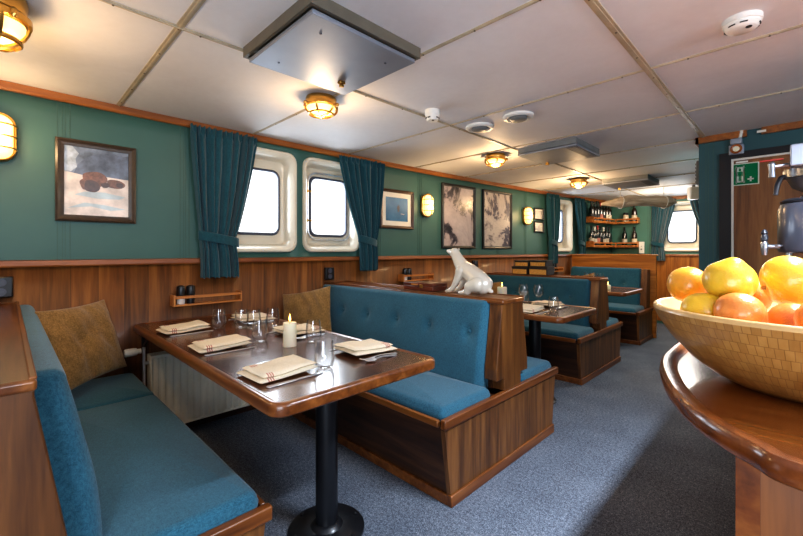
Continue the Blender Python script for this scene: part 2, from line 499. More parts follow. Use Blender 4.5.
# vertical panel joints on the green wall
b = B()
for c in (-.7, .235, .87, 2.62, 3.2, 4.05, 4.62, 5.25):
    for d, w_ in ((-.03,.004), (-.008,.003), (.004,.003), (.026,.005)):
        y = c+d
        if any(abs(y-q) < .33 for q in LEFT_WIN): continue
        b.box(wx(y)-.002, wx(y)+.0018, y-w_/2, y+w_/2, 1.17, 2.075)
struct(b.build('trim_4', 'green_dark', smooth=False))

# far bulkhead with its window opening, facing -Y
def flat_wall(name, mat, x0, x1, y, z0, z1, holes=(), th=.06, hw=.264, hh=.374):
    xs = sorted({x0, x1} | {c-hw for c in holes} | {c+hw for c in holes})
    b = B()
    for a, c in zip(xs, xs[1:]):
        m = (a+c)/2
        if any(abs(m-h) < hw for h in holes):
            b.box(a, c, y, y+th, z0, WZ-hh); b.box(a, c, y, y+th, WZ+hh, z1)
        else: b.box(a, c, y, y+th, z0, z1)
    return b.build(name, mat, smooth=False)
struct(flat_wall('wall_far', 'green_far', .5, 2.5, FARY, 0, CEIL, [FAR_WIN_X]))
b = B(); b.box(.62, 2.43, FARY-.014, FARY, .05, 1.135); struct(b.build('trim_5', 'wainscot_far', smooth=False))
b = B(); b.prism([(FARY, 1.132), (FARY-.032, 1.132), (FARY-.034, 1.16), (FARY-.028, 1.17), (FARY, 1.17)], 'x', .70, 2.43); struct(b.build('trim_6', 'rail_wood'))
b = B(); b.box(.72, 2.43, FARY-.024, FARY, 2.07, CEIL-.001); struct(b.build('trim_7', 'trim_wood', smooth=False))
b = B()
for x in (1.17, 1.19, 1.2, 1.225): b.box(x-.002, x+.002, FARY-.0018, FARY+.002, 1.17, 2.07)
struct(b.build('trim_8', 'green_dark', smooth=False))
# inner bulkhead block on the right with a door in its front face (Y = 3.9)
b = B()
b.box(2.43, 2.63, 3.9, 3.96, 0, CEIL); b.box(3.42, 5.4, 3.9, 3.96, 0, CEIL); b.box(2.63, 3.42, 3.9, 3.96, 1.93, CEIL)
struct(b.build('wall_right', 'teal_wall', smooth=False))
b = B(); b.box(2.43, 2.49, 3.96, FARY, 0, CEIL); struct(b.build('wall_inner', 'teal_wall', smooth=False))
b = B(); b.box(2.41, 2.72, 3.876, 3.9, 2.07, CEIL-.001); b.box(2.80, 5.4, 3.876, 3.9, 2.07, CEIL-.001); b.box(2.41, 2.43, 3.876, 7.5, 2.07, CEIL-.001)
struct(b.build('trim_9', 'trim_wood', smooth=False))
b = B()
for x in (2.475, 2.49, 2.52): b.box(x-.002, x+.002, 3.8985, 3.902, 0, 2.07)
struct(b.build('trim_10', 'green_dark', smooth=False))
d = thing('door_1', 'dark brown wood-grain door with black frame in the teal bulkhead', None, (2.56, 3.9, 0)); d['kind'] = 'structure'; del d['label']
b = B(); b.box(.07, .86, .004, .05, 0, 1.93); b.build('door_panel', 'door', d, bevel=.004)
b = B(); b.prism([(0,0), (.07,0), (.07,1.915), (.86,1.915), (.86,0), (.93,0), (.93,1.965), (0,1.965)], 'y', -.022, .055); b.build('door_frame', 'black', d, smooth=False)
b = B(); b.prism([(.07,0), (.083,0), (.083,1.902), (.847,1.902), (.847,0), (.86,0), (.86,1.915), (.07,1.915)], 'y', -.012, .02); b.build('seal_strip', 'offwhite', d, smooth=False)
b = B(); b.lathe([(.02,-.0), (.02,-.02), (.009,-.022), (.009,-.05)], (.78, 0, 1.0), 14, 'y'); b.tube([(.78,-.045,1.0), (.70,-.05,1.0), (.67,-.05,1.0)], .009); b.build('door_handle', 'steel', d)

# windows: deep cream moulded frames with gasket and pane
def window(name, loc, rotz, dy=0.0):
    w = bpy.data.objects.new(name, None); COL.objects.link(w); w.location = loc; w.rotation_euler = (0,0,rotz); w['kind'] = 'structure'; w.empty_display_size = .05
    b = B(); loops = []
    for ww, hh, r, x in ((.60,.82,.085,.001), (.60,.82,.085,.016), (.585,.805,.08,.026), (.555,.775,.075,.026), (.53,.75,.07,.012), (.50,.715,.065,-.03),
                         (.485,.70,.065,-.09), (.47,.685,.07,-.10), (.42,.56,.07,-.105), (.405,.54,.065,-.10)):
        loops.append([(x, y+(dy if x < -.095 and ww < .46 else 0), z) for y, z in rrect(ww, hh, r)])
    b.rings(loops, False, False); b.build('window_frame', 'cream', w)
    b = B(); loops = []
    for ww, hh, r, x in ((.41,.545,.065,-.101), (.40,.535,.065,-.086), (.385,.515,.06,-.082), (.37,.50,.055,-.088), (.368,.498,.055,-.11)):
        loops.append([(x, y+dy, z) for y, z in rrect(ww, hh, r)])
    b.rings(loops, False, False); b.build('gasket', 'gasket', w)
    b = B(); b.face([(-.104, y+dy, z) for y, z in rrect(.40, .535, .06)]); b.build('pane', 'pane', w)
    b = B()
    for y, z in ((.28,.36), (.28,-.36), (-.28,.36), (-.28,-.36), (0,.397), (0,-.397), (.287,0), (-.287,0)):
        b.lathe([(.005,.025), (.005,.029)], (0,y,z), 8, 'x')
    b.build('screws', 'steel', w)
    return w
for i, y in enumerate(LEFT_WIN): window('window_%d' % (i+1), (wx(y), y, WZ), wrot(y), .025 if i == 1 else 0)
window('window_4', (FAR_WIN_X, FARY, WZ), -PI/2)
# hinges and clamp dogs of the second window
w = bpy.data.objects['window_2']
for z in (.13, -.13):
    b = B(); b.tube([(-.075,-.215,z), (-.075,-.17,z)], .009); b.tube([(-.075,-.215,z-.012), (-.075,-.215,z+.012)], .012, 10); b.build('hinge', 'brass', w)
b = B(); b.tube([(-.078, p[0]+.025, p[1]) for p in rrect(.45,.60,.09)], .008, 6, closed=True); b.build('deadlight_ring', 'steel', w)

# ================================================================== BENCHES
def slab(b, x0,x1,y0,y1,z0,z1, crown=.015, r=.03):
    """soft cushion: rounded box with a crowned top"""
    nu, nv = 14, 10
    prof = []
    def top(u, v):
        return z1 + crown*(1-(2*u-1)**4)*(1-(2*v-1)**4)
    # rounded outline loops from bottom to top
    K = 5; loops = []
    def outline(ins, z, crn=False):
        pts = []
        for y_, z_ in rrect((x1-x0)-2*ins, (y1-y0)-2*ins, max(.012, r-ins*.6), 4, (x0+x1)/2, (y0+y1)/2): pts.append((y_, z_, z))
        return pts
    loops.append(outline(.012, z0)); loops.append(outline(0, z0+.012)); loops.append(outline(-.004, (z0+z1)/2))
    for k in range(K+1):
        a = PI/2*k/K; loops.append(outline(r*(1-math.cos(a)), z1-r+r*math.sin(a)))
    h = crown
    for q in (.12, .25, .45, .7, .95):
        m = min(x1-x0, y1-y0)/2
        pts = []
        cx, cy = (x0+x1)/2, (y0+y1)/2
        base = loops[K+3]
        for p in base: pts.append((cx+(p[0]-cx)*(1-q), cy+(p[1]-cy)*(1-q), z1+h*(1-(1-q)**2.2)))
        loops.append(pts)
    b.rings(loops)
def backrest(b, x0, x1, s, f0, f1, z0, z1, buttons, th=.07, sp=0):
    f0 += s*sp; f1 += s*sp
    """padded upright, front faces s*y; f0/f1 = front offset at bottom/top; buttons = [(x, z)]"""
    nz = 20; N = 90; loops = []
    for i in range(N+1):
        u = i/N; x = x0+(x1-x0)*u
        e = min(u, 1-u)*(x1-x0); ins = 0 if e > .03 else (.03-math.sqrt(max(0, .03**2-(.03-e)**2)))
        lp = []
        for k in range(nz+1):
            t = k/nz; z = z0+(z1-z0-.035)*t
            f = f0+(f1-f0)*t + .016*math.sin(PI*t)
            for bx, bz in buttons:
                d2 = (x-bx)**2+(z-bz)**2
                f -= .024*math.exp(-d2/(2*.022**2)) + .006*math.exp(-d2/(2*.07**2))
            lp.append((x, s*(f-ins), z))
        for k in range(1, 6):
            a = PI/2*k/5
            lp.append((x, s*(f1-ins-.035+.035*math.cos(a)), z1-.035+.035*math.sin(a)-ins*.6))
        lp.append((x, s*(f1-th), z1-ins*.6)); lp.append((x, s*(f0-th-.02), z0))
        loops.append(lp)
    b.rings(loops)
def bench(name, label, x, yc, L, buttons, sides=(-1,1), split=.55, group=None, sp=.03, cf=0):
    """double bench, back to back, running from the hull wall (x) into the room"""
    t = thing(name, label, 'bench', (x, yc, 0), group=group)
    H = .615
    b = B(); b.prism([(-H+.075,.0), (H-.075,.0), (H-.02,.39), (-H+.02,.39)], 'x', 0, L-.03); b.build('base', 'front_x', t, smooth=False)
    b = B(); b.hexa([(L-.03,-H+.07,0), (L-.005,-H+.07,0), (L-.005,H-.07,0), (L-.03,H-.07,0), (L-.03,-H+.015,.39), (L-.005,-H+.015,.39), (L-.005,H-.015,.39), (L-.03,H-.015,.39)]); b.build('end_panel', 'bench_z', t, smooth=False)
    b = B(); b.box(L-.02, L+.012, -H, H, .385, .43); b.build('end_rail', 'bench_y', t, bevel=.006)
    for s in sides:
        b = B(); b.box(0, L-.036, s*H-(.02 if s > 0 else 0), s*H+(.02 if s < 0 else 0), .385, .42); b.build('seat_rail', 'bench_x', t, bevel=.005)
    b = B(); b.box(L-.02, L+.006, -H+.055, H-.055, 0, .055); b.box(0, L-.021, -H+.055, -H+.08, 0, .05); b.box(0, L-.021, H-.08, H-.055, 0, .05); b.build('plinth', 'bench_y', t, bevel=.004)
    # spine, end board and cap
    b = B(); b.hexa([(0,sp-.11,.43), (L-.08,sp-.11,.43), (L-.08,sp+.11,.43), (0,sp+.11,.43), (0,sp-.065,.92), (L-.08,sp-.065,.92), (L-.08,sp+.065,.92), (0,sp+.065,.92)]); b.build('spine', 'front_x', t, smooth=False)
    b = B(); b.prism([(sp+u,v) for u,v in [(-.095,.43), (.095,.43), (.095,.50), (.175,.50), (.175,.56), (.118,.905), (.118,.92), (-.118,.92), (-.118,.905), (-.175,.56), (-.175,.50), (-.095,.50)]], 'x', L-.085, L-.005)
    b.build('end_board', 'board_z', t, smooth=False, bevel=.004)
    b = B(); b.box(.005, L+.004, sp-.122, sp+.122, .918, .945); b.build('cap', 'bench_x', t, bevel=.008, seg=3)
    b = B()
    for s in (-1,1): b.box(.005, L+.002, sp+s*.115-.007, sp+s*.115+.007, .943, .951)
    b.build('cap_lip', 'bench_x', t, bevel=.003)
    for s in sides:
        b = B(); slab(b, split+.004, L-.022, min(s*.17, s*(H-.024)), max(s*.17, s*(H-.024)), .40, .472, .026, .03); b.build('seat_cushion', 'seat', t, angle=60)
        b = B(); slab(b, .02, split-.004, min(s*.17, s*(H-.024)), max(s*.17, s*(H-.024)), .40, .472, .02, .03); b.build('seat_cushion', 'seat', t, angle=60)
        b = B(); backrest(b, .02, L-.088, s, .225+cf, .152+cf, .44, .935, buttons, th=.07+cf, sp=sp); k = b.build('backrest', 'seat', t, angle=60)
        for bx, bz in buttons:
            f = .225+cf-.073*(bz-.44)/.46+.016-.022+s*sp
            b = B(); b.lathe([(.002,.006), (.008,.005), (.011,0), (.011,-.012)], (0,0,0), 12, 'y')
            b.build('button', 'seat', k, loc=(bx, s*f, bz), rot=(0, 0, 0 if s > 0 else PI))
    return t
BT = [(.38,.75), (.68,.75), (.99,.75), (1.29,.75), (1.6,.75)]
bench('booth_bench', 'walnut booth bench with blue upholstery at the left edge, nearest the camera', 0.03, -.03, 1.79, BT, sp=-.045, cf=.03, group='blue upholstered booth benches')
bench('booth_bench', 'walnut back-to-back booth bench with the white bear figurine on its cap', .05, 2.05, 1.77, [(x-.02, z) for x, z in BT], group='blue upholstered booth benches')
bench('booth_bench', 'walnut back-to-back booth bench with four charcoal boxes stacked on its cap', .25, 4.25, 1.35, [(.15,.75), (.46,.75), (.77,.75), (1.08,.75)], group='blue upholstered booth benches')
# last bench, single-sided, in front of the tall light wood back panel
t = thing('booth_bench', 'single blue booth bench against the light wood panel at the far end', 'bench', (.46, 6.42, 0), group='blue upholstered booth benches')
L = 1.09
b = B(); b.hexa([(0,-.62,0), (L-.03,-.62,0), (L-.03,0,0), (0,0,0), (0,-.67,.39), (L-.03,-.67,.39), (L-.03,0,.39), (0,0,.39)]); b.build('base', 'front_x', t, smooth=False)
b = B(); b.hexa([(L-.03,-.625,0), (L-.005,-.625,0), (L-.005,0,0), (L-.03,0,0), (L-.03,-.675,.39), (L-.005,-.675,.39), (L-.005,0,.39), (L-.03,0,.39)]); b.build('end_panel', 'bench_z', t, smooth=False)
b = B(); b.box(L-.035, L+.012, -.69, 0, .385, .43); b.build('end_rail', 'bench_y', t, bevel=.006)
b = B(); b.box(0, L-.036, -.69, -.67, .385, .42); b.build('seat_rail', 'bench_x', t, bevel=.005)
b = B(); b.box(L-.02, L+.006, -.635, 0, 0, .055); b.box(0, L-.021, -.635, -.61, 0, .05); b.build('plinth', 'bench_y', t, bevel=.004)
b = B(); b.hexa([(L-.11,-.2,.43), (L-.03,-.2,.43), (L-.03,0,.43), (L-.11,0,.43), (L-.11,-.13,.96), (L-.03,-.13,.96), (L-.03,0,.96), (L-.11,0,.96)]); b.build('end_board', 'board_z', t, smooth=False, bevel=.004)
b = B(); slab(b, .02, L-.05, -.66, -.2, .40, .47, .016, .03); b.build('seat_cushion', 'seat', t, angle=60)
b = B(); b.box(-.03, L+.04, .002, .05, 0, 1.15); b.build('back_panel', 'plank_panel', t, smooth=False)
b = B(); b.box(-.04, L+.06, -.008, .06, 1.15, 1.172); b.build('cap', 'plank_panel', t, bevel=.004)
bb = [(.17,.75), (.47,.75), (.77,.75)]
b = B(); backrest(b, .0, L-.115, -1, .22, .13, .44, .975, bb, .06); k = b.build('backrest', 'seat', t, angle=60)
for bx, bz in bb:
    f = .22-.09*(bz-.44)/.5+.016-.022
    b = B(); b.lathe([(.002,.006), (.008,.005), (.011,0), (.011,-.012)], (0,0,0), 12, 'y'); b.build('button', 'seat', k, loc=(bx,-f,bz), rot=(0,0,PI))

# ================================================================== TABLES
def table(label, x0, x1, yc, w, px):
    t = thing('booth_table', label, 'table', (x0, yc, 0), group='walnut booth tables')
    L = x1-x0
    def outline(ins, r): return rrect(L-2*ins, w-2*ins, r, 6, L/2, 0)
    b = B(); loops = [[(x, y, .727) for x, y in outline(.03, .03)], [(x, y, .7585) for x, y in outline(.03, .03)]]; b.rings(loops); b.build('table_top', 'table', t, smooth=False)
    b = B(); lp = []
    for ins, z in ((.0295,.718), (.008,.718), (.001,.724), (0,.732), (0,.750), (.002,.757), (.009,.762), (.022,.762), (.0295,.759), (.0305,.72)):
        lp.append([(x, y, z) for x, y in outline(ins, max(.03, .055-ins))])
    lp.append(lp[0]); b.rings(lp, False, False); b.build('edge_band', 'table_edge', t)
    p = px-x0
    b = B(); b.lathe([(.048,.03), (.048,.70), (.11,.705), (.11,.72)], (p,.06,0), 28); b.build('column', 'blackmetal', t)
    b = B(); b.lathe([(.165,0), (.165,.008), (.158,.014), (.07,.022), (.058,.035), (.049,.04)], (p,.06,0), 40)
    for k in range(6): b.lathe([(.009,.01), (.009,.021), (.004,.023)], (p+.14*math.cos(k*PI/3+.3), .06+.14*math.sin(k*PI/3+.3), 0), 8)
    b.build('base_plate', 'blackmetal', t)
    for s in (-1,1):
        b = B(); y = s*(w/2-.06)
        b.box(0, .22, y-.008, y+.008, .705, .72); b.box(0, .012, y-.008, y+.008, .56, .71)
        b.prism([(.012,.60), (.19,.705), (.16,.705), (.012,.625)], 'y', y-.005, y+.005)
        b.build('wall_bracket', 'blackmetal', t, smooth=False)
    return t
table('walnut table nearest the camera, set with six napkins beside the radiator', .036, 1.90, .935, .76, 1.52)
table('walnut table in the second booth, set with wine glasses, behind the bear figurine', .115, 1.85, 3.03, .70, 1.45)
table('walnut table in the farthest booth, in front of the single blue bench', .345, 1.66, 5.14, .74, 1.3)
# ================================================================== WALL AND CEILING FITTINGS
def on_wall(name, label, cat, y, z, group=None, off=0.0):
    r = wrot(y)
    return thing(name, label, cat, (wx(y)+off*math.cos(r), y+off*math.sin(r), z), r, group)

def curtain(root, top, tie, bot, zt, zm, zb, n=7, seed=1):
    """top/tie/bot = (left, right) along the wall, local to the root; heights relative to root"""
    rnd = random.Random(seed); ph = [rnd.uniform(-.6,.6) for _ in range(40)]
    def edge(v):
        z = zt+(zb-zt)*v; tv = (zm-zt)/(zb-zt)
        if v < tv:
            k = v/tv; k2 = k**1.25
            return top[0]+(tie[0]-top[0])*k2, top[1]+(tie[1]-top[1])*k2, k
        k = (v-tv)/(1-tv); k2 = math.sin(k*PI/2)
        return tie[0]+(bot[0]-tie[0])*k2, tie[1]+(bot[1]-tie[1])*k2, 1-k*.6
    def fn(u, v):
        a, c, k = edge(v); z = zt+(zb-zt)*v
        i = min(38, int(u*n)); f = u*n-i; f = f*f*(3-2*f); p = ph[i]*(1-f)+ph[i+1]*f
        th = 2*PI*n*u+p*2.2+v*.6*math.sin(3*u+seed)
        amp = (.026+.010*math.sin(5*u+seed))*(1-.25*k)*(.8+.4*min(1, v*3))
        y = a+(c-a)*u + .011*math.sin(th*.5+1)*(1-abs(2*u-1)) - .008*math.cos(th)*(1-abs(2*u-1))
        s_ = math.sin(th); s_ = math.copysign(abs(s_)**.75, s_)
        x = .064 + amp*s_
        x += .007*noise.noise(Vector((u*9+seed, v*5, 1.3)))
        if v < .05: x = .06+(x-.06)*.55 + .013*math.sin(2*PI*n*2.1*u+1+2*p); z += .006*math.sin(2*PI*n*2.1*u)*(1-v/.05)
        x -= .014*math.exp(-((z-zm)/.05)**2)
        if v > .75: z += .006*math.sin(th+1)*(v-.75)/.25
        return (x, y, z)
    b = B(); b.grid(fn, 150, 48); b.build('drape', 'curtain', root, angle=180)
    a, c, k = edge((zm-zt)/(zb-zt)); pts = []
    for q in range(25):
        t = q/24; ang = PI*t
        pts.append((.058+.038*math.sin(ang)**.6, a-.012+(c-a+.024)*t, zm+.03-.05*t))
    b = B(); loops = []
    for (x,y,z) in pts: loops.append([(x,y,z-.034), (x+.005,y,z-.030), (x+.005,y,z+.030), (x,y,z+.034)])
    b.rings(loops); b.build('tie_band', 'curtain', root)
def lcurtain(label, y, *a, **k):
    t = on_wall('curtain', label, 'curtain', y, 0, 'teal window curtains'); curtain(t, *a, **k); return t
lcurtain('teal curtain left of the two near windows, widest of the curtains', 1.12, (-.235,.25), (-.17,.085), (-.165,.11), 2.085, 1.30, 1.03, n=8, seed=3)
lcurtain('teal curtain tied back right of the two near windows, beside the small blue picture', 2.40, (-.30,.24), (-.06,.14), (-.055,.145), 2.085, 1.31, 1.035, n=8, seed=5)
lcurtain('narrow teal curtain in the far corner, left of the last side window', 5.88, (-.17,.15), (-.10,.10), (-.12,.08), 2.08, 1.34, 1.03, n=6, seed=8)
lcurtain('narrow teal curtain between the last side window and the bottle shelves', 6.62, (-.14,.16), (.0,.14), (.0,.14), 2.08, 1.34, 1.05, n=6, seed=9)
def fcurtain(label, x, *a, **k):
    t = thing('curtain', label, 'curtain', (x, FARY, 0), -PI/2, 'teal window curtains'); curtain(t, *a, **k); return t
fcurtain('teal curtain left of the far end window, next to the bottle shelves', 1.37, (-.13,.21), (-.13,.04), (-.14,.07), 2.075, 1.33, 1.06, n=6, seed=11)
fcurtain('teal curtain right of the far end window, partly behind the bulkhead corner', 1.96, (-.20,.16), (.02,.16), (0,.17), 2.075, 1.33, 1.06, n=6, seed=13)

# pictures
def picture(label, y, z, w, h, fm, fw, pm, mat=0, group=None, custom=None, depth=.025):
    t = on_wall('framed_picture', label, 'picture', y, z, group)
    b = B(); loops = []
    for i, x in ((0,.001), (0,depth), (fw*.25,depth+.005), (fw*.6,depth-.003), (fw,depth-.006), (fw,.004)):
        loops.append([(x, s*(w/2-i), q*(h/2-i)) for s, q in ((1,1),(-1,1),(-1,-1),(1,-1))])
    b.rings(loops, False, False); b.build('frame', fm, t, smooth=False)
    iw, ih = w-2*fw+.002, h-2*fw+.002
    if mat:
        b = B(); b.box(.002, .010, -iw/2, iw/2, -ih/2, ih/2); b.build('passe_partout', 'mat', t, smooth=False)
        iw -= 2*mat; ih -= 2*mat
    if custom: custom(t, iw, ih)
    else:
        b = B(); b.box(.003, .012, -iw/2, iw/2, -ih/2, ih/2); b.build('print', pm, t, smooth=False)
    return t
def walrus_print(t, w, h):
    b = B(); P = lambda pts, x: b.face([(x, (u-.5)*w, (v-.5)*h) for u, v in pts])
    b.mi = 0; P([(0,.6),(1,.56),(1,1),(0,1)], .010)
    b.mi = 3; P([(0,.66),(.1,.63),(.19,.7),(.17,.82),(.22,.9),(.12,1),(0,1)], .0106); P([(0,.63),(.12,.64),(.17,.72),(.1,.78),(0,.76)], .0111)
    b.mi = 6; P([(.14,.60),(.2,.74),(.33,.86),(.5,.93),(.72,.97),(.9,.93),(1,.96),(1,.57)], .0104)
    b.mi = 1; P([(0,0),(1,0),(1,.58),(.6,.6),(.3,.59),(0,.63)], .0113)
    b.mi = 2; P([(.15,.3),(.5,.26),(.85,.27),(.95,.31),(.6,.36),(.3,.35)], .0118); P([(.05,.1),(.4,.14),(.7,.09),(.95,.12),(.6,.17),(.3,.19)], .0118)
    def blob(cx, cy, rx, ry, x, ph=0, n=22):
        P([(cx+rx*math.cos(2*PI*k/n)*(1+.1*math.sin(3*2*PI*k/n+ph)), cy+ry*math.sin(2*PI*k/n)*(1+.12*math.sin(2*2*PI*k/n+ph))) for k in range(n)], x)
    b.mi = 4; blob(.45,.54,.19,.13,.0124,1); blob(.78,.5,.15,.075,.0124,2); blob(.33,.47,.10,.09,.0128)
    b.mi = 5; blob(.41,.44,.12,.1,.0132,2); blob(.62,.47,.07,.04,.0132); blob(.85,.49,.06,.04,.0129,1)
    b.build('print', ['sky_grey','snow','snow_blue','ice','walrus','walrus_dark','slate'], t, smooth=False)
picture('dark framed photo of brown walruses resting on ice, left wall', .387, 1.63, .385, .475, 'frame_dark', .038, None, custom=walrus_print)
def whale_print(t, w, h):
    b = B(); b.box(.003,.012,-w/2,w/2,-h/2,h/2)
    b.mi = 1; b.face([(.0126,.01,-.03),(.0126,.03,-.02),(.0126,.035,.03),(.0126,.015,.05),(.0126,-.005,.02)])
    b.mi = 2; b.face([(.0126,.05,-.045),(.0126,.1,-.05),(.0126,.1,-.044),(.0126,.05,-.04)])
    b.build('print', ['print_blue','gasket','snow'], t, smooth=False)
picture('small brown framed blue picture with a wide cream mat, beside the curtain', 2.86, 1.65, .46, .40, 'frame_brown', .03, None, mat=.05, custom=whale_print)
picture('tall black framed grey satellite print, left of the two tall prints', 3.84, 1.63, .60, .76, 'frame_black', .032, 'print_coast', group='tall satellite prints')
picture('tall black framed satellite print with dark fjords, right of the two tall prints', 4.60, 1.63, .62, .76, 'frame_black', .032, 'print_fjord', group='tall satellite prints')
picture('small square black framed print, upper of the pair beside the far wall lamp', 5.57, 1.765, .24, .175, 'frame_black', .018, 'print_small', mat=.02, group='pair of small square prints')
picture('small square black framed print, lower of the pair beside the far wall lamp', 5.57, 1.575, .24, .165, 'frame_black', .018, 'print_small_b', mat=.02, group='pair of small square prints')

# lamps
LAMPS = []
def round_lamp(label, x, y, first=[None]):
    if first[0] is not None:
        return dup(first[0], (x, y, CEIL), label=label)
    t = thing('bulkhead_ceiling_lamp', label, 'lamp', (x, y, CEIL), group='caged brass ceiling lamps'); first[0] = t
    b = B(); b.lathe([(.085,0), (.09,-.012), (.086,-.035), (.1,-.042), (.1,-.055), (.086,-.058)], n=36)
    for k in range(3):
        a = 2*PI*k/3+.5; b.ball((.103*math.cos(a), .103*math.sin(a), -.05), .012, 8, 6)
    b.build('base_ring', 'brass', t)
    b = B(); b.lathe([(.083,-.057)]+[(.083*math.cos(a), -.058-.042*math.sin(a)) for a in [PI/2*k/8 for k in range(1, 8)]]+[(.004,-.100)], n=32); b.build('glass_dome', 'bulb', t)
    b = B()
    for k in range(3):
        a = PI*k/3+.2
        b.tube([(.098*math.cos(q)*math.cos(a), .098*math.cos(q)*math.sin(a), -.055-.054*math.sin(q)) for q in [PI*j/16 for j in range(17)]], .006, 6)
    b.tube([(.07*math.cos(2*PI*k/32), .07*math.sin(2*PI*k/32), -.094) for k in range(32)], .006, 6, closed=True)
    b.lathe([(.012,-.106), (.012,-.114), (.006,-.118)], n=12)
    b.build('cage', 'brass', t)
    return t
CL = [(1.0,-.03,'brass caged ceiling lamp in the top left corner, nearest the camera'), (1.0,1.31,'brass caged ceiling lamp beside the large square ceiling hatch'),
      (.99,3.23,'brass caged ceiling lamp beside the middle ceiling vent'), (1.06,5.04,'brass caged ceiling lamp farthest back, before the bottle shelves')]
for x, y, lb in CL[1:]+CL[:1]: lamp = round_lamp(lb, x, y)
lamp.scale = (.98,.98,1.7)
def wall_lamp(label, y, z, first=[None]):
    if first[0] is not None:
        r = wrot(y); return dup(first[0], (wx(y), y, z), r, label)
    t = on_wall('oval_wall_lamp', label, 'lamp', y, z, 'oval caged brass wall lamps'); first[0] = t
    def ov(w, h, x): return [(x, p, q) for p, q in rrect(w, h, w/2-.001, 8)]
    b = B(); b.rings([ov(.135,.25,0), ov(.135,.25,.03), ov(.12,.235,.036)]); b.build('base_plate', 'brass', t)
    b = B(); b.rings([ov(.112,.227,.036), ov(.112,.227,.06), ov(.104,.218,.083), ov(.085,.195,.099), ov(.05,.15,.108), ov(.01,.1,.11)]); b.build('glass_dome', 'bulb', t)
    b = B()
    for z0 in (.06, 0, -.06): b.tube([(.034+.086*math.sin(q)**.7 if 0 < q < PI else .034, .068*math.cos(q), z0) for q in [PI*j/14 for j in range(15)]], .004, 6)
    b.tube([(.034,0,.128), (.08,0,.124), (.11,0,.1), (.12,0,.05), (.12,0,-.05), (.11,0,-.1), (.08,0,-.124), (.034,0,-.128)], .004, 6)
    b.tube([(.062, p, q) for p, q in rrect(.128,.242,.063,8)], .004, 6, closed=True)
    b.build('cage', 'brass', t); return t
WL = [(-.03,1.815,'oval caged wall lamp at the left edge, beside the walrus photo'), (3.27,1.72,'oval caged wall lamp between the small blue picture and the tall prints'), (5.24,1.72,'oval caged wall lamp beside the pair of small square prints')]
for y, z, lb in WL: wall_lamp(lb, y, z)

# hatch and vents
def hatch(label, x0, x1, y0, y1):
    t = thing('ceiling_hatch', label, 'vent', ((x0+x1)/2, (y0+y1)/2, CEIL)); w, h = (x1-x0)/2, (y1-y0)/2
    b = B(); b.rings([[(s*(w-i), q*(h-i), z) for s, q in ((1,1),(-1,1),(-1,-1),(1,-1))] for i, z in ((0,0), (0,-.045), (.012,-.045), (.012,-.03))], False, True)
    b.build('casing', 'casing', t, smooth=False)
    b = B(); b.box(-w+.018, w-.018, -h+.018, h-.018, -.066, -.048); b.box(-w+.06, w-.06, -h+.06, h-.06, -.05, -.028); b.build('cover_panel', 'steel_panel', t, bevel=.003)
    b = B(); b.box(-w+.135, -w+.16, h-.15, h-.12, -.08, -.066); b.box(-w+.14, -w+.155, h-.145, h-.125, -.095, -.08)
    b.build('latch', 'brass', t, bevel=.002)
    b = B()
    for sx, sy in ((.6,.6), (.6,-.6), (-.6,-.6)): b.lathe([(.005,-.069), (.005,-.066)], (sx*w, sy*h, 0), 8)
    b.build('screws', 'gasket', t); return t
hatch('large square steel ceiling hatch with a raised rim, nearest the camera', 1.25, 1.80, .74, 1.30)
def vent(label, x0, x1, y0, y1):
    t = thing('ceiling_vent', label, 'vent', ((x0+x1)/2, (y0+y1)/2, CEIL)); w, h = (x1-x0)/2, (y1-y0)/2
    b = B(); b.rings([[(s*(w+i), q*(h+i), z) for s, q in ((1,1),(-1,1),(-1,-1),(1,-1))] for i, z in ((0,0), (0,-.045))]); b.build('casing', 'grey', t, smooth=False)
    b = B(); b.box(-w-.004, w+.004, -h-.004, h+.004, -.066, -.05); b.build('cover_panel', 'steel_panel', t, bevel=.003)
    b = B()
    for k in range(4): b.box(w-.09+k*.02, w-.08+k*.02, -h+.03, h-.03, -.069, -.066)
    b.build('louvre', 'grey', t, smooth=False)
    b = B(); b.box(-w+.05, -w+.075, h-.09, h-.065, -.085, -.066); b.build('latch', 'brass', t); return t
vent('flat square steel ceiling vent in the middle of the ceiling', 1.25, 1.75, 3.18, 3.70)
vent('flat square steel ceiling vent farthest back above the hanging driftwood', 1.25, 1.75, 5.30, 5.85)
def round_vent(label, x, y):
    t = thing('round_air_vent', label, 'vent', (x, y, CEIL), group='round ceiling air vents')
    b = B(); b.lathe([(.1,0), (.1,-.012), (.09,-.02), (.075,-.02), (.07,-.008)], n=32); b.build('rim', 'white', t)
    b = B(); b.lathe([(.058,-.01), (.06,-.022), (.05,-.03), (.01,-.032)], n=28); b.build('disc', 'grey', t); return t
round_vent('round white air vent, left of the two round ceiling vents', 1.36, 2.42); round_vent('round white air vent, right of the two round ceiling vents', 1.67, 2.41)
def detector(label, x, y, r, hgt):
    t = thing('smoke_detector', label, 'smoke detector', (x, y, CEIL), group='smoke detectors')
    b = B(); b.lathe([(r,0), (r,-hgt*.5), (r*.94,-hgt*.55), (r*.9,-hgt*.75)], n=28); b.build('base', 'white', t)
    b = B(); b.lathe([(r*.88,-hgt*.75), (r*.8,-hgt), (r*.7,-hgt*1.12), (.003,-hgt*1.15)], n=28); b.build('cover', 'white', t)
    for k in range(9):
        a = 2*PI*k/9
        if k % 3 != 2:
            b = B(); b.tube([(r*.87*math.cos(a+d), r*.87*math.sin(a+d), -hgt*.86) for d in (-.22, 0, .22)], hgt*.07, 6); b.build('slot', 'black', t)
    b = B(); b.lathe([(r*.16,-hgt*1.2), (r*.16,-hgt*1.1)], (r*.35, -r*.3, 0), 10); b.build('indicator', 'black', t)
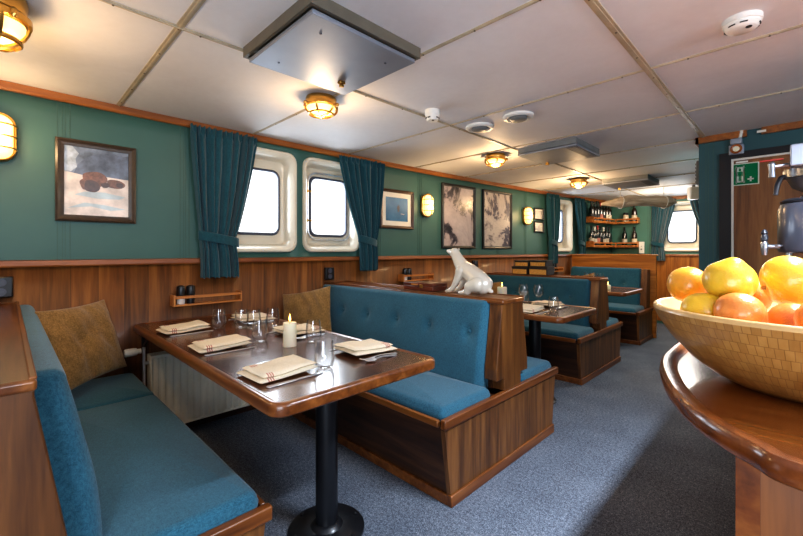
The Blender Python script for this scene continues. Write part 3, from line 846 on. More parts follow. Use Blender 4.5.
detector('tall white smoke detector between the hatch and the round vents', 1.33, 1.93, .048, .06)
detector('flat white smoke detector at the upper right of the ceiling', 2.83, 2.02, .062, .038)

# sockets and small devices
def socket(label, y, z, off=.012):
    t = on_wall('wall_socket', label, 'socket', y, z, 'black double wall sockets', off)
    b = B(); b.box(0,.03,-.045,.045,-.055,.055); b.build('housing', 'black', t, bevel=.006)
    for zz in (.025,-.025):
        b = B(); b.lathe([(.02,.030), (.021,.034), (.017,.034), (.016,.0315)], (0,0,zz), 18, 'x'); b.build('outlet', 'gasket', t)
socket('black double socket at the left edge above the nearest bench cap', -.02, 1.03)
socket('black double socket below the second near window', 2.03, 1.02)
socket('black double socket on the panelling under the tall prints, behind the bear', 4.12, 1.05)

# hanging driftwood with cords
t = thing('hanging_driftwood', 'weathered grey driftwood log hanging from the ceiling by two cords', 'driftwood', (1.47, 6.09, 1.885), PI/4)
b = B(); n0 = Vector((3,1,5)); loops = []
NS = 34
for i in range(NS+1):
    u = i/NS; x = -.52+1.02*u
    r = .072*(min(1, .25+u*3.2))*(1 if u < .9 else max(.35, 1-(u-.9)*6.5))
    lp = []
    for k in range(18):
        a = 2*PI*k/18; d = noise.noise(Vector((x*4, math.cos(a)*1.4, math.sin(a)*1.4))+n0)
        rr = r*(1+.35*d)
        lp.append((x, rr*math.cos(a)*.9+.02*math.sin(x*5), rr*math.sin(a)+.02*math.cos(x*4)-.02+.03*u))
    loops.append(lp)
b.rings(loops); b.build('log', 'drift', t, angle=70)
for x in (-.26, .33):
    b = B(); b.tube([(x, .0, .05), (x, 0, .235)], .004, 6)
    b.tube([(x+.004*math.sin(a*3), .088*math.cos(a), .085*math.sin(a)-.002) for a in [2*PI*k/24 for k in range(24)]], .005, 6, closed=True); b.build('cord', 'white', t)
b = B()
for k in range(26):
    x = random.choice((-.3, -.05, .02, .36))+random.uniform(-.07,.07)
    a = random.uniform(-2.6,-.5); r = .077
    b.ball((x, r*math.cos(a), r*math.sin(a)+.015), .008, 6, 5)
b.build('glass_beads', 'glass', t)['kind'] = 'stuff'

t = thing('loudspeaker', 'white loudspeaker hanging under the ceiling by the bulkhead corner', 'loudspeaker', (1.99, 6.62, CEIL), .5)
b = B(); b.box(-.06,.06,-.06,.06,-.2,-.03); b.build('cabinet', 'white', t, bevel=.02, seg=4)
b = B(); b.lathe([(.02,-.04), (.02,0)], n=10); b.build('bracket', 'grey', t)
b = B(); b.box(-.045,.045,-.063,-.058,-.19,-.05); b.build('grille', 'offwhite', t)
t = thing('mounted_box', 'grey ribbed junction box on the side of the teal bulkhead', 'junction box', (2.43, 4.2, 1.88), PI)
b = B(); b.box(0,.05,-.09,.09,-.1,.1); b.build('case', 'grey', t, bevel=.006)
b = B()
for k in range(6): b.box(.05,.055,-.08,.08,-.085+k*.03,-.07+k*.03)
b.build('fins', 'gasket', t)

# emergency lamp above the door, sign on the door
t = thing('emergency_lamp', 'small grey emergency lamp with amber lens above the dark door', 'lamp', (2.66, 3.9, 2.02))
b = B(); b.box(-.045,.045,-.03,0,-.075,.0); b.box(-.035,.035,-.045,-.005,0,.045); b.build('housing', 'steel_panel', t, bevel=.008, seg=3)
b = B(); b.lathe([(.034,-.03), (.036,-.036), (.03,-.04), (.02,-.036)], (0,0,-.035), 20, 'y'); b.build('lens_ring', 'orange_lens', t)
b = B(); b.lathe([(.02,-.034), (.02,-.037), (.003,-.042)], (0,0,-.035), 16, 'y'); b.build('lens', 'wax', t)
b = B(); b.tube([(.02,-.02,.04), (.03,-.018,.085), (.03,-.018,.1)], .012); b.build('cable', 'offwhite', t)
t = thing('rescue_sign', 'green and white stretcher sign with a cross on the dark door', 'sign', (2.705, 3.904, 1.795))
b = B(); b.box(-.082,.082,-.004,0,-.082,.082); b.build('board', 'sign_white', t, smooth=False)
b = B(); b.box(-.075,.075,-.006,-.003,-.075,.075); b.build('green_field', 'sign_green', t, smooth=False)
b = B(); b.box(-.05,.0,-.0075,-.005,-.06,.055)
for x in (-.047,-.003): b.box(x-.0035,x+.0035,-.0075,-.005,-.066,.062)
b.box(-.053,.003,-.0075,-.005,.045,.051); b.box(-.053,.003,-.0075,-.005,-.057,-.051)
b.box(.03,.04,-.0075,-.005,-.058,-.022); b.box(.017,.053,-.0075,-.005,-.045,-.035)
b.build('stretcher_and_cross', 'sign_white', t, smooth=False)
b = B(); b.lathe([(.0085,-.0085), (.0085,-.007)], (-.025,0,.033), 16, 'y'); b.box(-.034,-.016,-.0085,-.007,-.012,.022); b.box(-.041,-.035,-.0085,-.007,-.014,.02); b.box(-.015,-.009,-.0085,-.007,-.014,.02); b.box(-.033,-.026,-.0085,-.007,-.048,-.012); b.box(-.024,-.017,-.0085,-.007,-.048,-.012)
b.build('figure', 'sign_green', t, smooth=False)
t = thing('label_strip', 'small white label strip above the green stretcher sign', 'label', (2.69, 3.904, 1.888)); b = B(); b.box(-.035,.035,-.003,0,-.006,.006); b.build('strip', 'white', t, smooth=False)
t = thing('label_plate', 'small pale plate on the orange trim above the dark door', 'label', (2.80, 3.876, 2.09)); b = B(); b.box(-.025,.025,-.003,0,-.008,.008); b.build('plate', 'offwhite', t, smooth=False)

# radiator
t = thing('radiator', 'white ribbed panel radiator under the near table', 'radiator', (.03, .95, 0))
b = B(); ys = arange(-.31,.31,.0103); loops = []
pr = [(.105+(.012 if (i//2) % 2 else 0), y) for i, y in enumerate(ys)]
b.rings([[(x,y,.1) for x,y in pr]+[(.03,.31,.1),(.03,-.31,.1)], [(x,y,.55) for x,y in pr]+[(.03,.31,.55),(.03,-.31,.55)]]); b.build('panel', 'radiator', t, angle=30)
b = B(); b.box(.02,.122,-.315,.315,.55,.566)
b.box(.02,.122,-.318,-.31,.095,.566); b.box(.02,.122,.31,.318,.095,.566); b.box(.02,.122,-.315,.315,.09,.102); b.build('cover', 'radiator', t, bevel=.003)
b = B(); b.tube([(.075,-.318,.52), (.075,-.345,.52)], .011, 12); b.tube([(.075,-.345,.62), (.075,-.345,.0)], .009, 10); v = b.build('valve_pipe', 'steel', t)
b = B(); b.lathe([(.018,-.38), (.022,-.385), (.024,-.40), (.024,-.44), (.02,-.447), (.003,-.448)], (.075,0,.60), 20, 'y'); b.lathe([(.016,-.36), (.016,-.38)], (.075,0,.60), 16, 'y'); b.build('thermostat_knob', 'white', t)
for y in (-.22,.22):
    b = B(); b.box(0,.03,y-.02,y+.02,.15,.5); b.build('wall_bracket', 'offwhite', t)

# condiment racks with mills
def mill(label, y, z, off, white, scale=1.0):
    r = wrot(y)
    t = thing('pepper_mill', label, 'mill', (wx(y)+off-.009, y, z), r, 'black topped salt and pepper mills')
    b = B(); b.lathe([(.024,0), (.025,.004), (.025,.05), (.024,.054)], n=20); b.build('body', 'salt' if white else 'black', t)
    b = B(); b.lathe([(.026,.0535), (.027,.058), (.027,.108), (.024,.118), (.014,.124), (.003,.125)], n=20); b.build('cap', 'black', t)
def rack(label, y, z, L=.44):
    t = on_wall('condiment_rack', label, 'rack', y, z, 'wooden condiment racks', .012)
    b = B(); b.box(0,.085,-L/2,L/2,0,.012); b.build('base_board', 'rack', t, bevel=.002)
    for s in (-1,1):
        b = B(); b.box(0,.085,s*L/2-.006,s*L/2+.006,.0,.075); b.build('end_piece', 'rack', t, bevel=.002)
    b = B(); b.box(.072,.085,-L/2+.007,L/2-.007,.05,.068); b.build('front_rail', 'rack', t, bevel=.002)
for nm, y in (('near booth', 1.0), ('second booth', 3.1), ('farthest booth', 5.95)):
    z = .852 if y < 2 else .905
    rack('wooden condiment rack on the wall panelling of the '+nm, y, z, .44 if y < 5 else .3)
    y0 = y-.17 if y < 5 else y-.08
    mill('mill with white contents, left one in the rack of the '+nm, y0, z+.0125, .06, True)
    mill('all black mill, right one in the rack of the '+nm, y0+.06, z+.0125, .06, False)

# ---------------------------------------------------- bottle shelves in the far corner
def bottle_proto(kind):
    t = thing('wine_bottle', 'x', 'bottle', group='bottles on the corner shelves')
    b = B(); r = .0375
    b.lathe([(.03,0), (r,.004), (r,.185), (r*.9,.205), (.018,.232), (.0145,.245), (.0145,.295), (.0165,.296), (.0165,.306), (.004,.307)], n=16); b.build('body', 'bottle' if kind != 3 else 'bottle_brown', t)
    b = B(); b.lathe([(r+.0006,.052), (r+.0008,.054), (r+.0008,.118), (r+.0006,.12)], n=16, cap0=False, cap1=False); b.build('paper_label', ['label_white','label_white','label_red','jar','cap_dark'][kind], t)
    b = B(); b.lathe([(.0155,.245), (.0155,.29), (.0175,.295), (.0175,.308), (.003,.309)], n=14); b.build('capsule', ['cap_dark','cap_white','cap_red','cap_dark','cap_dark'][kind], t)
    return t
protos = {}
def bottle(kind, x, y, z, label, sc=1.0):
    if kind not in protos:
        o = protos[kind] = bottle_proto(kind); o.location = (x,y,z); o['label'] = label
    else: o = dup(protos[kind], (x,y,z), label=label)
    o.scale = (1.1,1.1,1.12*sc); return o
def shelf(label, z):
    t = thing('bottle_shelf', label, 'shelf', (0,0,z), group='corner bottle shelves')
    ya, yb, xe = 6.93, FARY-.012, 1.04
    b = B(); n = 8; lo = []
    inner = [(wx(y)+.012, y) for y in arange(ya, yb, .12)]
    outer = [(wx(y)+.125, y) for y in arange(ya, yb-.115, .12)]
    poly = inner+[(xe, yb), (xe, yb-.115)]+outer[::-1]
    b.prism(poly, 'z', 0, .016); b.build('board', 'shelf', t, smooth=False)
    for nm, z0, z1 in (('upper_rail', .062, .085), ('lower_rail', .016, .034)):
        b = B(); P = outer+[(xe, yb-.115)]
        L2 = []
        for k, p in enumerate(P):
            q = P[min(k+1, len(P)-1)]; p0 = P[max(k-1, 0)]
            d = Vector((q[0]-p0[0], q[1]-p0[1], 0)).normalized(); nrm = Vector((d.y,-d.x,0))*.012
            L2.append([(p[0],p[1],z0), (p[0]+nrm.x,p[1]+nrm.y,z0), (p[0]+nrm.x,p[1]+nrm.y,z1), (p[0],p[1],z1)])
        b.rings(L2); b.build(nm, 'shelf', t, smooth=False)
    for k in (0, len(outer)//2, len(outer)-1):
        p = outer[k]; b = B(); b.box(p[0]-.012, p[0]+.012, p[1]-.008, p[1]+.008, .0, .085); b.build('post', 'shelf', t, smooth=False)
    b = B(); b.box(xe, xe+.014, yb-.127, yb, 0, .1); b.build('end_piece', 'shelf', t, smooth=False)
    b = B(); b.box(wx(ya)+.012, wx(ya)+.135, ya-.014, ya, 0, .1); b.build('end_piece', 'shelf', t, smooth=False)
SZ = (1.285, 1.70)
shelf('lower wooden corner shelf of bottles above the light wood panel', SZ[0]); shelf('upper wooden corner shelf of bottles, partly behind the driftwood', SZ[1])
ORD = ['first','second','third','fourth','fifth','sixth','seventh','eighth']
lower = [0,1,2,4,1,0,4]; upper = [4,4,4,2,4,3,3]
for nm, kinds, z in (('lower', lower, SZ[0]), ('upper', upper, SZ[1])):
    for i, k in enumerate(kinds):
        y = 6.982+.097*i
        bottle(k, wx(y)+.068, y, z+.0165, '%s %s from the left, %s corner shelf' % (ORD[i], ['dark wine bottle with pale label','dark bottle with white capsule','dark bottle with red capsule','brown bottle with cream label','dark bottle with dark label'][k], nm), [1,.96,1.03][i % 3])
bottle(0,   .83, FARY-.07, SZ[0]+.0165, 'dark wine bottle left of the pair on the far part of the lower shelf', .98)
bottle(3, .985, FARY-.07, SZ[0]+.0165, 'brown bottle right of the pair on the far part of the lower shelf', .98)
bottle(3, .985, FARY-.07, SZ[1]+.0165, 'brown bottle beside the cream jar on the upper corner shelf', .95)
t = thing('ceramic_jar', 'round cream jar on the upper corner shelf between bottles', 'jar', (.85, FARY-.07, SZ[1]+.0165))
b = B(); b.lathe([(.035,0), (.045,.01), (.05,.07), (.04,.13), (.034,.14)], n=20); b.build('body', 'jar', t)
b = B(); b.lathe([(.038,.139), (.042,.146), (.042,.17), (.036,.178), (.003,.18)], n=20); b.build('lid', 'cap_dark', t)
t = thing('white_box', 'tall white plastic box standing on the far ledge beside the lower shelf', 'box', (1.09, FARY-.045, 1.179))
b = B(); b.box(-.04,.04,-.02,.02,0,.2); b.build('case', 'white', t, bevel=.008, seg=3)
b = B(); b.lathe([(.014,-.02), (.014,-.023)], (0,0,.07), 14, 'y'); b.lathe([(.006,-.02), (.006,-.023)], (0,0,.12), 10, 'y'); b.build('button', 'grey', t)
# ================================================================== TABLE WARE
TZ = .7592
def napkin_mesh(b, seed=0):
    w, l = .185, .235
    for lay in range(2):
        z0 = .0+lay*.015; dx = .006*lay
        def fn(u, v, s):
            x = (u-.5)*(w-.02*lay)+dx; y = (v-.5)*(l-.016*lay)+.006*lay
            e = min(1, min(u, 1-u)*9, min(v, 1-v)*11); e = math.sqrt(max(0, e))
            h = .0088*e
            wv = .003*noise.noise(Vector((x*14+seed*3, y*14, lay*2.0)))*(.6+lay)
            rise = .014*max(0, (v-.35))
            return (x, y, z0+.0087+s*h+max(0, wv+.0015)+rise)
        N, K = 18, 22
        top = [[b.bm.verts.new(fn(i/N, j/K, 1)) for i in range(N+1)] for j in range(K+1)]
        bot = [[b.bm.verts.new((lambda p: (p[0],p[1],max(.0002, p[2])))(fn(i/N, j/K, -1))) for i in range(N+1)] for j in range(K+1)]
        for j in range(K):
            for i in range(N):
                b.bm.faces.new((top[j][i],top[j][i+1],top[j+1][i+1],top[j+1][i])); b.bm.faces.new((bot[j][i],bot[j+1][i],bot[j+1][i+1],bot[j][i+1]))
        for i in range(N):
            for j in (0, K): b.bm.faces.new((top[j][i],top[j][i+1],bot[j][i+1],bot[j][i]))
        for j in range(K):
            for i in (0, N): b.bm.faces.new((top[j][i],top[j+1][i],bot[j+1][i],bot[j][i]))
PRO = {}
def once(key, make, loc, rz, label):
    if key not in PRO:
        o = make(); PRO[key] = o; o.location = loc; o.rotation_euler = (0,0,rz); o['label'] = label; return o
    o = PRO[key].copy(); COL.objects.link(o); o.location = loc; o.rotation_euler = (0,0,rz); o['label'] = label
    return o
def mk_napkin(k):
    def f():
        b = B(); napkin_mesh(b, k); return tag(b.build('napkin', 'napkin', angle=70), 'x', 'napkin', 'folded linen napkins')
    return f
def mk_knife():
    b = B(); P = [(-.011,.0),(-.0085,.085),(-.006,.11),(-.0095,.12),(-.0105,.2),(-.004,.222),(.003,.2),(.004,.12),(.005,.11),(.0085,.085),(.011,0),(.006,-.006),(-.006,-.006)]
    b.prism(P, 'z', 0, .0035); return tag(b.build('table_knife', 'steel', bevel=.001), 'x', 'knife', 'steel table knives')
def strip(b, pts):
    loops = []
    for y, w, z in pts: loops.append([(-w,y,z), (w,y,z), (w,y,z+.0022), (-w,y,z+.0022)])
    b.rings(loops)
def mk_fork():
    b = B(); strip(b, [(0,.009,0), (.01,.0105,.0), (.09,.0035,.008), (.125,.004,.006), (.14,.012,.002), (.155,.013,.001)])
    for k in range(4):
        x = -.0105+.007*k; b.tube([(x,.153,.0025), (x,.175,.003), (x,.2,.009)], .0017, 6)
    return tag(b.build('table_fork', 'steel'), 'x', 'fork', 'steel table forks')
def mk_spoon():
    b = B(); strip(b, [(0,.008,0), (.01,.009,0), (.08,.003,.008), (.115,.0035,.006)])
    b.grid(lambda u, v: (.0165*math.sin(PI*u)*0+(.0005+v*.0165)*math.cos(2*PI*u), .142+(.0005+v*.028)*math.sin(2*PI*u), .0006+.0075*v*v), 20, 6, True)
    return tag(b.build('spoon', 'steel', solid=.0012), 'x', 'spoon', 'steel spoons')
def mk_tumbler():
    b = B(); o = [(.028,0), (.034,.004), (.040,.03), (.0405,.05), (.037,.085), (.033,.112)]
    i = [(.032,.112), (.0355,.085), (.039,.05), (.0385,.03), (.031,.010), (.003,.009)]
    b.lathe(o+i, n=28); return tag(b.build('tumbler', 'glass', angle=70), 'x', 'glass', 'stemless tumblers')
def mk_wine():
    b = B(); o = [(.034,0), (.034,.002), (.008,.006), (.004,.02), (.004,.08), (.010,.088), (.032,.11), (.038,.135), (.035,.165), (.030,.19)]
    i = [(.0292,.19), (.034,.165), (.037,.135), (.031,.112), (.009,.092), (.002,.09)]
    b.lathe(o+i, n=26); return tag(b.build('wine_glass', 'glass', angle=70), 'x', 'glass', 'stemmed wine glasses')
def candle(label, x, y, z, r, h):
    t = thing('pillar_candle', label, 'candle', (x,y,z), group='lit pillar candles')
    b = B(); b.lathe([(r*.98,0), (r,.003), (r,h-.004), (r*.96,h), (r*.8,h-.002), (r*.3,h-.006), (.002,h-.006)], n=32); b.build('wax', 'wax', t)
    b = B(); b.tube([(0,0,h-.007), (.001,0,h+.008)], .0012, 6); b.build('wick', 'black', t)
    b = B(); b.lathe([(.001,h+.004), (.0045,h+.012), (.005,h+.018), (.003,h+.03), (.0005,h+.042)], n=12); b.build('flame', 'flame', t)
where = ['nearest the aisle', 'in the middle', 'beside the wall']
def setting(x, y, s, i, tb, jit, glass=None, full=True):
    """s=+1: diner on the left bench (faces +Y); s=-1 faces -Y"""
    rz = (0 if s > 0 else PI)+jit
    side = 'left' if s > 0 else 'right'
    desc = '%s %s side, %s' % (tb, side, where[i])
    once('napkin%d' % ((i+(s > 0)) % 3), mk_napkin((i+(s > 0)) % 3), (x,y,TZ+.0005), rz, 'folded cream napkin, '+desc)
    R = Matrix.Rotation(rz, 3, 'Z')
    def at(dx, dy): v = R @ Vector((dx, dy, 0)); return (x+v.x, y+v.y, TZ+.0003)
    once('knife', mk_knife, at(.117,-.10), rz-.02, 'steel knife beside the napkin, '+desc)
    once('fork', mk_fork, at(-.117,-.085), rz+.03, 'steel fork beside the napkin, '+desc)
    if full: once('spoon', mk_spoon, at(-.142,-.06), rz+.05, 'steel spoon beside the fork, '+desc)
    if glass: once('tumbler', mk_tumbler, (glass[0],glass[1],TZ+.0003), 0, 'clear stemless tumbler, '+desc)
N1 = 'near table'
for i, (x, g) in enumerate(((1.60,(1.665,.885)), (1.03,(1.055,.91)), (.48,(.55,.895)))):
    setting(x, .722, 1, i, N1, (.03,-.02,.04)[i], g)
for i, (x, g) in enumerate(((1.58,(1.25,1.10)), (1.0,(.72,1.15)), (.42,(.70,1.04)))):
    setting(x, 1.165, -1, i, N1, (-.05,.04,-.03)[i], g)
once('tumbler', mk_tumbler, (.62,1.0,TZ+.0003), 0, 'clear stemless tumbler in the cluster at the wall end of the near table')
candle('lit white pillar candle in the middle of the near table', 1.245, .97, TZ, .032, .115)
N2 = 'second booth table'
setting(1.52, 2.82, 1, 0, N2, .03, (1.66,2.97)); setting(1.5, 3.22, -1, 0, N2, -.04, (1.30,3.2), full=True)
setting(.95, 2.82, 1, 1, N2, .02, None, False); setting(.92, 3.24, -1, 1, N2, .03, None, False)
once('wine', mk_wine, (1.41,2.97,TZ+.0003), 0, 'stemmed wine glass on the second booth table, left of the pair')
once('wine', mk_wine, (1.51,3.03,TZ+.0003), 0, 'stemmed wine glass on the second booth table, right of the pair')
once('tumbler', mk_tumbler, (.8,2.98,TZ+.0003), 0, 'clear tumbler on the second booth table beside the candle')
candle('lit candle on the second booth table behind the bear figurine', 1.18, 3.03, TZ, .040, .15)
N3 = 'farthest table'
for k, (x, y) in enumerate(((1.21,5.1), (1.29,5.12), (1.13,5.13))):
    once('wine', mk_wine, (x,y,TZ+.0003), 0, ['wine glass on the farthest table, middle of three', 'wine glass on the farthest table, right of three', 'wine glass on the farthest table, left of three'][k])
candle('small white candle on the farthest table', 1.37, 5.14, TZ, .03, .05)

# ================================================================== THINGS ON THE BENCH CAPS
CZ = .9455
# sitting bear figurine
t = thing('bear_figurine', 'glossy white sitting polar bear figurine looking up, on the second bench cap', 'figurine', (1.50, 2.075, CZ), PI); t.scale = (.92,.98,1.0)
b = B()
def limb(pts, n=14):
    """pts = [(x,y,z,r)]: row of overlapping balls joined by the remesher"""
    for (a, c) in zip(pts, pts[1:]):
        for k in range(7):
            q = k/6; b.ball((a[0]+(c[0]-a[0])*q, a[1]+(c[1]-a[1])*q, a[2]+(c[2]-a[2])*q), a[3]+(c[3]-a[3])*q, n, 8)
limb([(-.125,0,.068,.062), (-.085,0,.095,.066), (-.02,0,.138,.058), (.035,0,.165,.05), (.07,0,.205,.042), (.098,0,.245,.035)])
limb([(.098,0,.248,.034), (.118,0,.262,.030), (.145,0,.269,.020), (.172,0,.276,.0125)])
for s in (-1,1):
    limb([(.03,s*.034,.15,.034), (.06,s*.04,.09,.024), (.095,s*.04,.035,.018), (.125,s*.04,.016,.016), (.15,s*.04,.012,.012)])
    limb([(-.115,s*.045,.07,.048), (-.06,s*.06,.055,.036), (-.045,s*.062,.022,.022), (-.01,s*.062,.016,.016), (.02,s*.062,.013,.012)])
    b.ball((.092,s*.024,.287), (.008,.006,.009), 10, 8)
b.ball((.055,0,.135), (.042,.045,.05)); b.ball((.112,0,.262), (.037,.034,.034)); b.ball((-.185,0,.03), (.02,.014,.014), 10, 8)
o = b.build('body', 'porcelain', t, angle=180)
m = o.modifiers.new('remesh', 'REMESH'); m.mode = 'VOXEL'; m.voxel_size = .0042; m.use_smooth_shade = True
m = o.modifiers.new('smooth', 'SMOOTH'); m.factor = .5; m.iterations = 6
b = B(); b.ball((.1815,0,.279), (.005,.006,.005), 10, 8)
b.build('nose', 'gasket', t)
for s in (-1,1):
    b = B(); b.ball((.137,s*.0185,.282), .0032, 8, 6); b.build('eye', 'gasket', t)
# game box
t = thing('game_box', 'flat dark red wooden box with brass latch on the second bench cap', 'box', (1.16, 2.05, CZ+.0065), .0)
b = B(); b.box(-.135,.135,-.075,.075,0,.03); b.build('case', 'game_box', t, bevel=.003)
b = B(); b.box(-.135,.135,-.075,.075,.0315,.052); b.build('lid', 'game_box', t, bevel=.003)
b = B(); b.box(.02,.045,-.0785,-.075,.02,.042); b.build('latch', 'brass', t, bevel=.001)
b = B(); b.box(-.06,.0,-.0765,-.075,.034,.046); b.build('inlay', 'rack', t, smooth=False)
# four storage boxes
def store(label, x, y, z, rz, sc):
    t = thing('storage_box', label, 'box', (x,y,z), rz, 'charcoal boxes on the third bench cap'); w, d, h = sc
    b = B(); b.box(-w/2,w/2,-d/2,d/2,0,h*.72); b.build('body', 'box_black', t, bevel=.003)
    b = B(); b.box(-w/2-.003,w/2+.003,-d/2-.003,d/2+.003,h*.74,h); b.build('lid', 'box_black', t, bevel=.003)
    b = B(); b.box(-w/2+.012,w/2-.012,-d/2-.004,-d/2+.002,h*.06,h*.66); b.build('woven_front', 'cork', t, smooth=False)
bz = CZ+.006
store('charcoal box with woven gold front, lower left of the stack', .72, 4.28, bz, .0, (.195,.19,.09))
store('charcoal box with woven gold front, lower right of the stack', .94, 4.28, bz, .02, (.215,.19,.095))
store('charcoal box with woven gold front, upper left of the stack', .735, 4.28, bz+.0915, .02, (.175,.16,.068))
store('charcoal box with woven gold front, upper right of the stack', .935, 4.28, bz+.0965, -.02, (.195,.16,.068))

# pillows
def pillow(label, loc, rot, w=.40, h=.40, th=.11, seed=0):
    b = B()
    def fn(s):
        def f(u, v):
            x, y = 2*u-1, 2*v-1
            px = x*(w/2)*(1-.07*(1-y*y)*abs(x)**2); py = y*(h/2)*(1-.07*(1-x*x)*abs(y)**2)
            e = (max(0, 1-x**2)*max(0, 1-y**2))**.5
            n_ = noise.noise(Vector((px*9+seed*7, py*9, s*2.0)))*.02*e + abs(noise.noise(Vector((px*11+py*6, py*5-px*3+seed, 5.0))))*-.05*e
            return (px, py, s*th/2*e + n_)
        return f
    b.grid(fn(1), 28, 28); b.grid(fn(-1), 28, 28)
    bmesh.ops.remove_doubles(b.bm, verts=b.bm.verts, dist=1e-5)
    o = b.build('throw_pillow', 'pillow', angle=180, sub=1); o.location = loc; o.rotation_euler = rot
    return tag(o, label, 'pillow', 'olive throw pillows')
def pil(label, x, y, z, yaw, lean, roll=0, seed=0, w=.40, h=.40):
    """stands on edge; yaw turns its face, lean tilts it back"""
    R = Matrix.Rotation(yaw, 3, 'Z') @ Matrix.Rotation(PI/2-lean, 3, 'X') @ Matrix.Rotation(roll, 3, 'Z')
    return pillow(label, (x,y,z), R.to_euler(), seed=seed, w=w, h=h)
pil('olive gold pillow in the wall corner of the nearest bench, left edge', .30, .30, .735, 2.40, .32, .0, 1, .48, .43)
pil('olive pillow in the wall corner of the second bench, facing the near table', .27, 1.66, .71, .45, .28, .2, 2, .45, .43)
pil('olive pillow on the rear side of the second bench, tip showing over the cap', .34, 2.37, .70, 2.9, .3, .75, 3)
pil('olive pillow in the wall corner of the third bench, behind the bear', .42, 3.93, .665, .3, .3, .1, 4)
pil('olive pillow on the rear of the third bench, seen over its cap', .52, 4.60, .69, 2.8, .3, .7, 5)
pil('olive pillow in the corner of the farthest bench, seen over the third bench cap', .72, 6.12, .67, .25, .25, .25, 6)

# ================================================================== COUNTER WITH FRUIT BOWL
t = thing('bar_counter', 'rounded wooden bar counter with raised edge at the right, under the fruit bowl', 'counter', (3.0, 1.2, 0))
OUT = [(3.86,.68), (3.3,.685), (3.0,.70), (2.93,.74), (2.862,.815), (2.805,.93), (2.762,1.06), (2.738,1.17), (2.73,1.30), (2.73,1.7), (2.73,2.3), (2.73,3.0)]
cur = catmull(OUT, 8)
def offset(d):
    r = []
    for i, p in enumerate(cur):
        a, c = cur[max(i-1,0)], cur[min(i+1, len(cur)-1)]
        q = (c-a).normalized(); r.append(Vector((p.x+q.y*d, p.y-q.x*d)))
    return r
def loopz(d, z): return [(p.x-3.0, p.y-1.2, z) for p in offset(d)]
inn = offset(-.001)
def inset(d): return [Vector((p[0], p[1])) for p in loopz(d, 0)]
b = B()
poly = [(p.x, p.y) for p in inset(.035)]+[(.86,1.8), (.86,-.485)]
if True:
    b.prism(poly, 'z', .918, .9395)
b.build('counter_top', 'counter', t, smooth=False)
b = B(); L_ = []
for d, z in ((.036,.917), (.006,.917), (.0,.922), (-.002,.933), (0,.945), (.006,.951), (.024,.951), (.032,.946), (.036,.938)):
    L_.append(loopz(d, z))
L_.append(L_[0]); b.rings(L_, False, False, close=False); b.build('edge_band', 'counter_edge', t)
b = B(); b.box(-.075,.80,-.40,1.75,0,.917); b.build('cabinet', 'counter_body', t, smooth=False)
b = B(); b.box(-.086,-.058,-.412,-.392,0,.916); b.build('corner_trim', 'counter_edge', t, smooth=False)
b = B(); b.box(-.07,.79,-.395,-.39,.0,.1); b.build('plinth', 'front_x', t, smooth=False)

BC = Vector((2.998, 1.152, .9402))
t = thing('fruit_bowl', 'large bamboo mosaic bowl of citrus fruit on the bar counter', 'bowl', BC)
b = B()
o_ = [(.10,.0), (.125,.002), (.155,.016), (.195,.046), (.232,.088), (.256,.125), (.267,.150)]
b.lathe(o_, n=96, cap1=False); b.build('outer_shell', 'bamboo', t, angle=80)
b = B(); b.lathe([(.267,.150), (.266,.157), (.261,.160), (.255,.158)], n=96, cap0=False, cap1=False); b.build('rim', 'bamboo_rim', t, angle=80)
b = B(); b.lathe([(.255,.158), (.244,.125), (.218,.088), (.18,.05), (.14,.024), (.003,.014)], n=96, cap0=False); b.build('inner_shell', 'bamboo_rim', t, angle=80)
def fruit(name, label, cat, m, pos, r, rot=(0,0,0), nub=0.0, seed=0):
    t = thing(name, label, cat, pos, group='citrus fruits in the bowl'); t.rotation_euler = rot
    b = B(); loops = []; n, mm = 32, 22
    for j in range(1, mm):
        th = PI*j/mm; lp = []
        for i in range(n):
            a = 2*PI*i/n
            v = Vector((math.sin(th)*math.cos(a), math.sin(th)*math.sin(a), math.cos(th)))
            k = 1+.025*noise.noise(v*1.6+Vector((seed,0,0)))
            p = Vector((v.x*r[0]*k, v.y*r[1]*k, v.z*r[2]*k))
            if nub and v.z > .82: p.z += nub*((v.z-.82)/.18)**2
            if v.z < -.9: p.z += .006*((-v.z-.9)/.1)
            lp.append(p)
        loops.append(lp)
    b.rings(loops); b.build('peel', m, t, angle=180)
    b = B(); b.lathe([(.0035,-r[2]+.004), (.0045,-r[2]+.0055), (.0035,-r[2]-.0005), (.001,-r[2]-.001)], n=10); b.build('stem_button', 'stem', t)
Fz = lambda d: BC.z+d
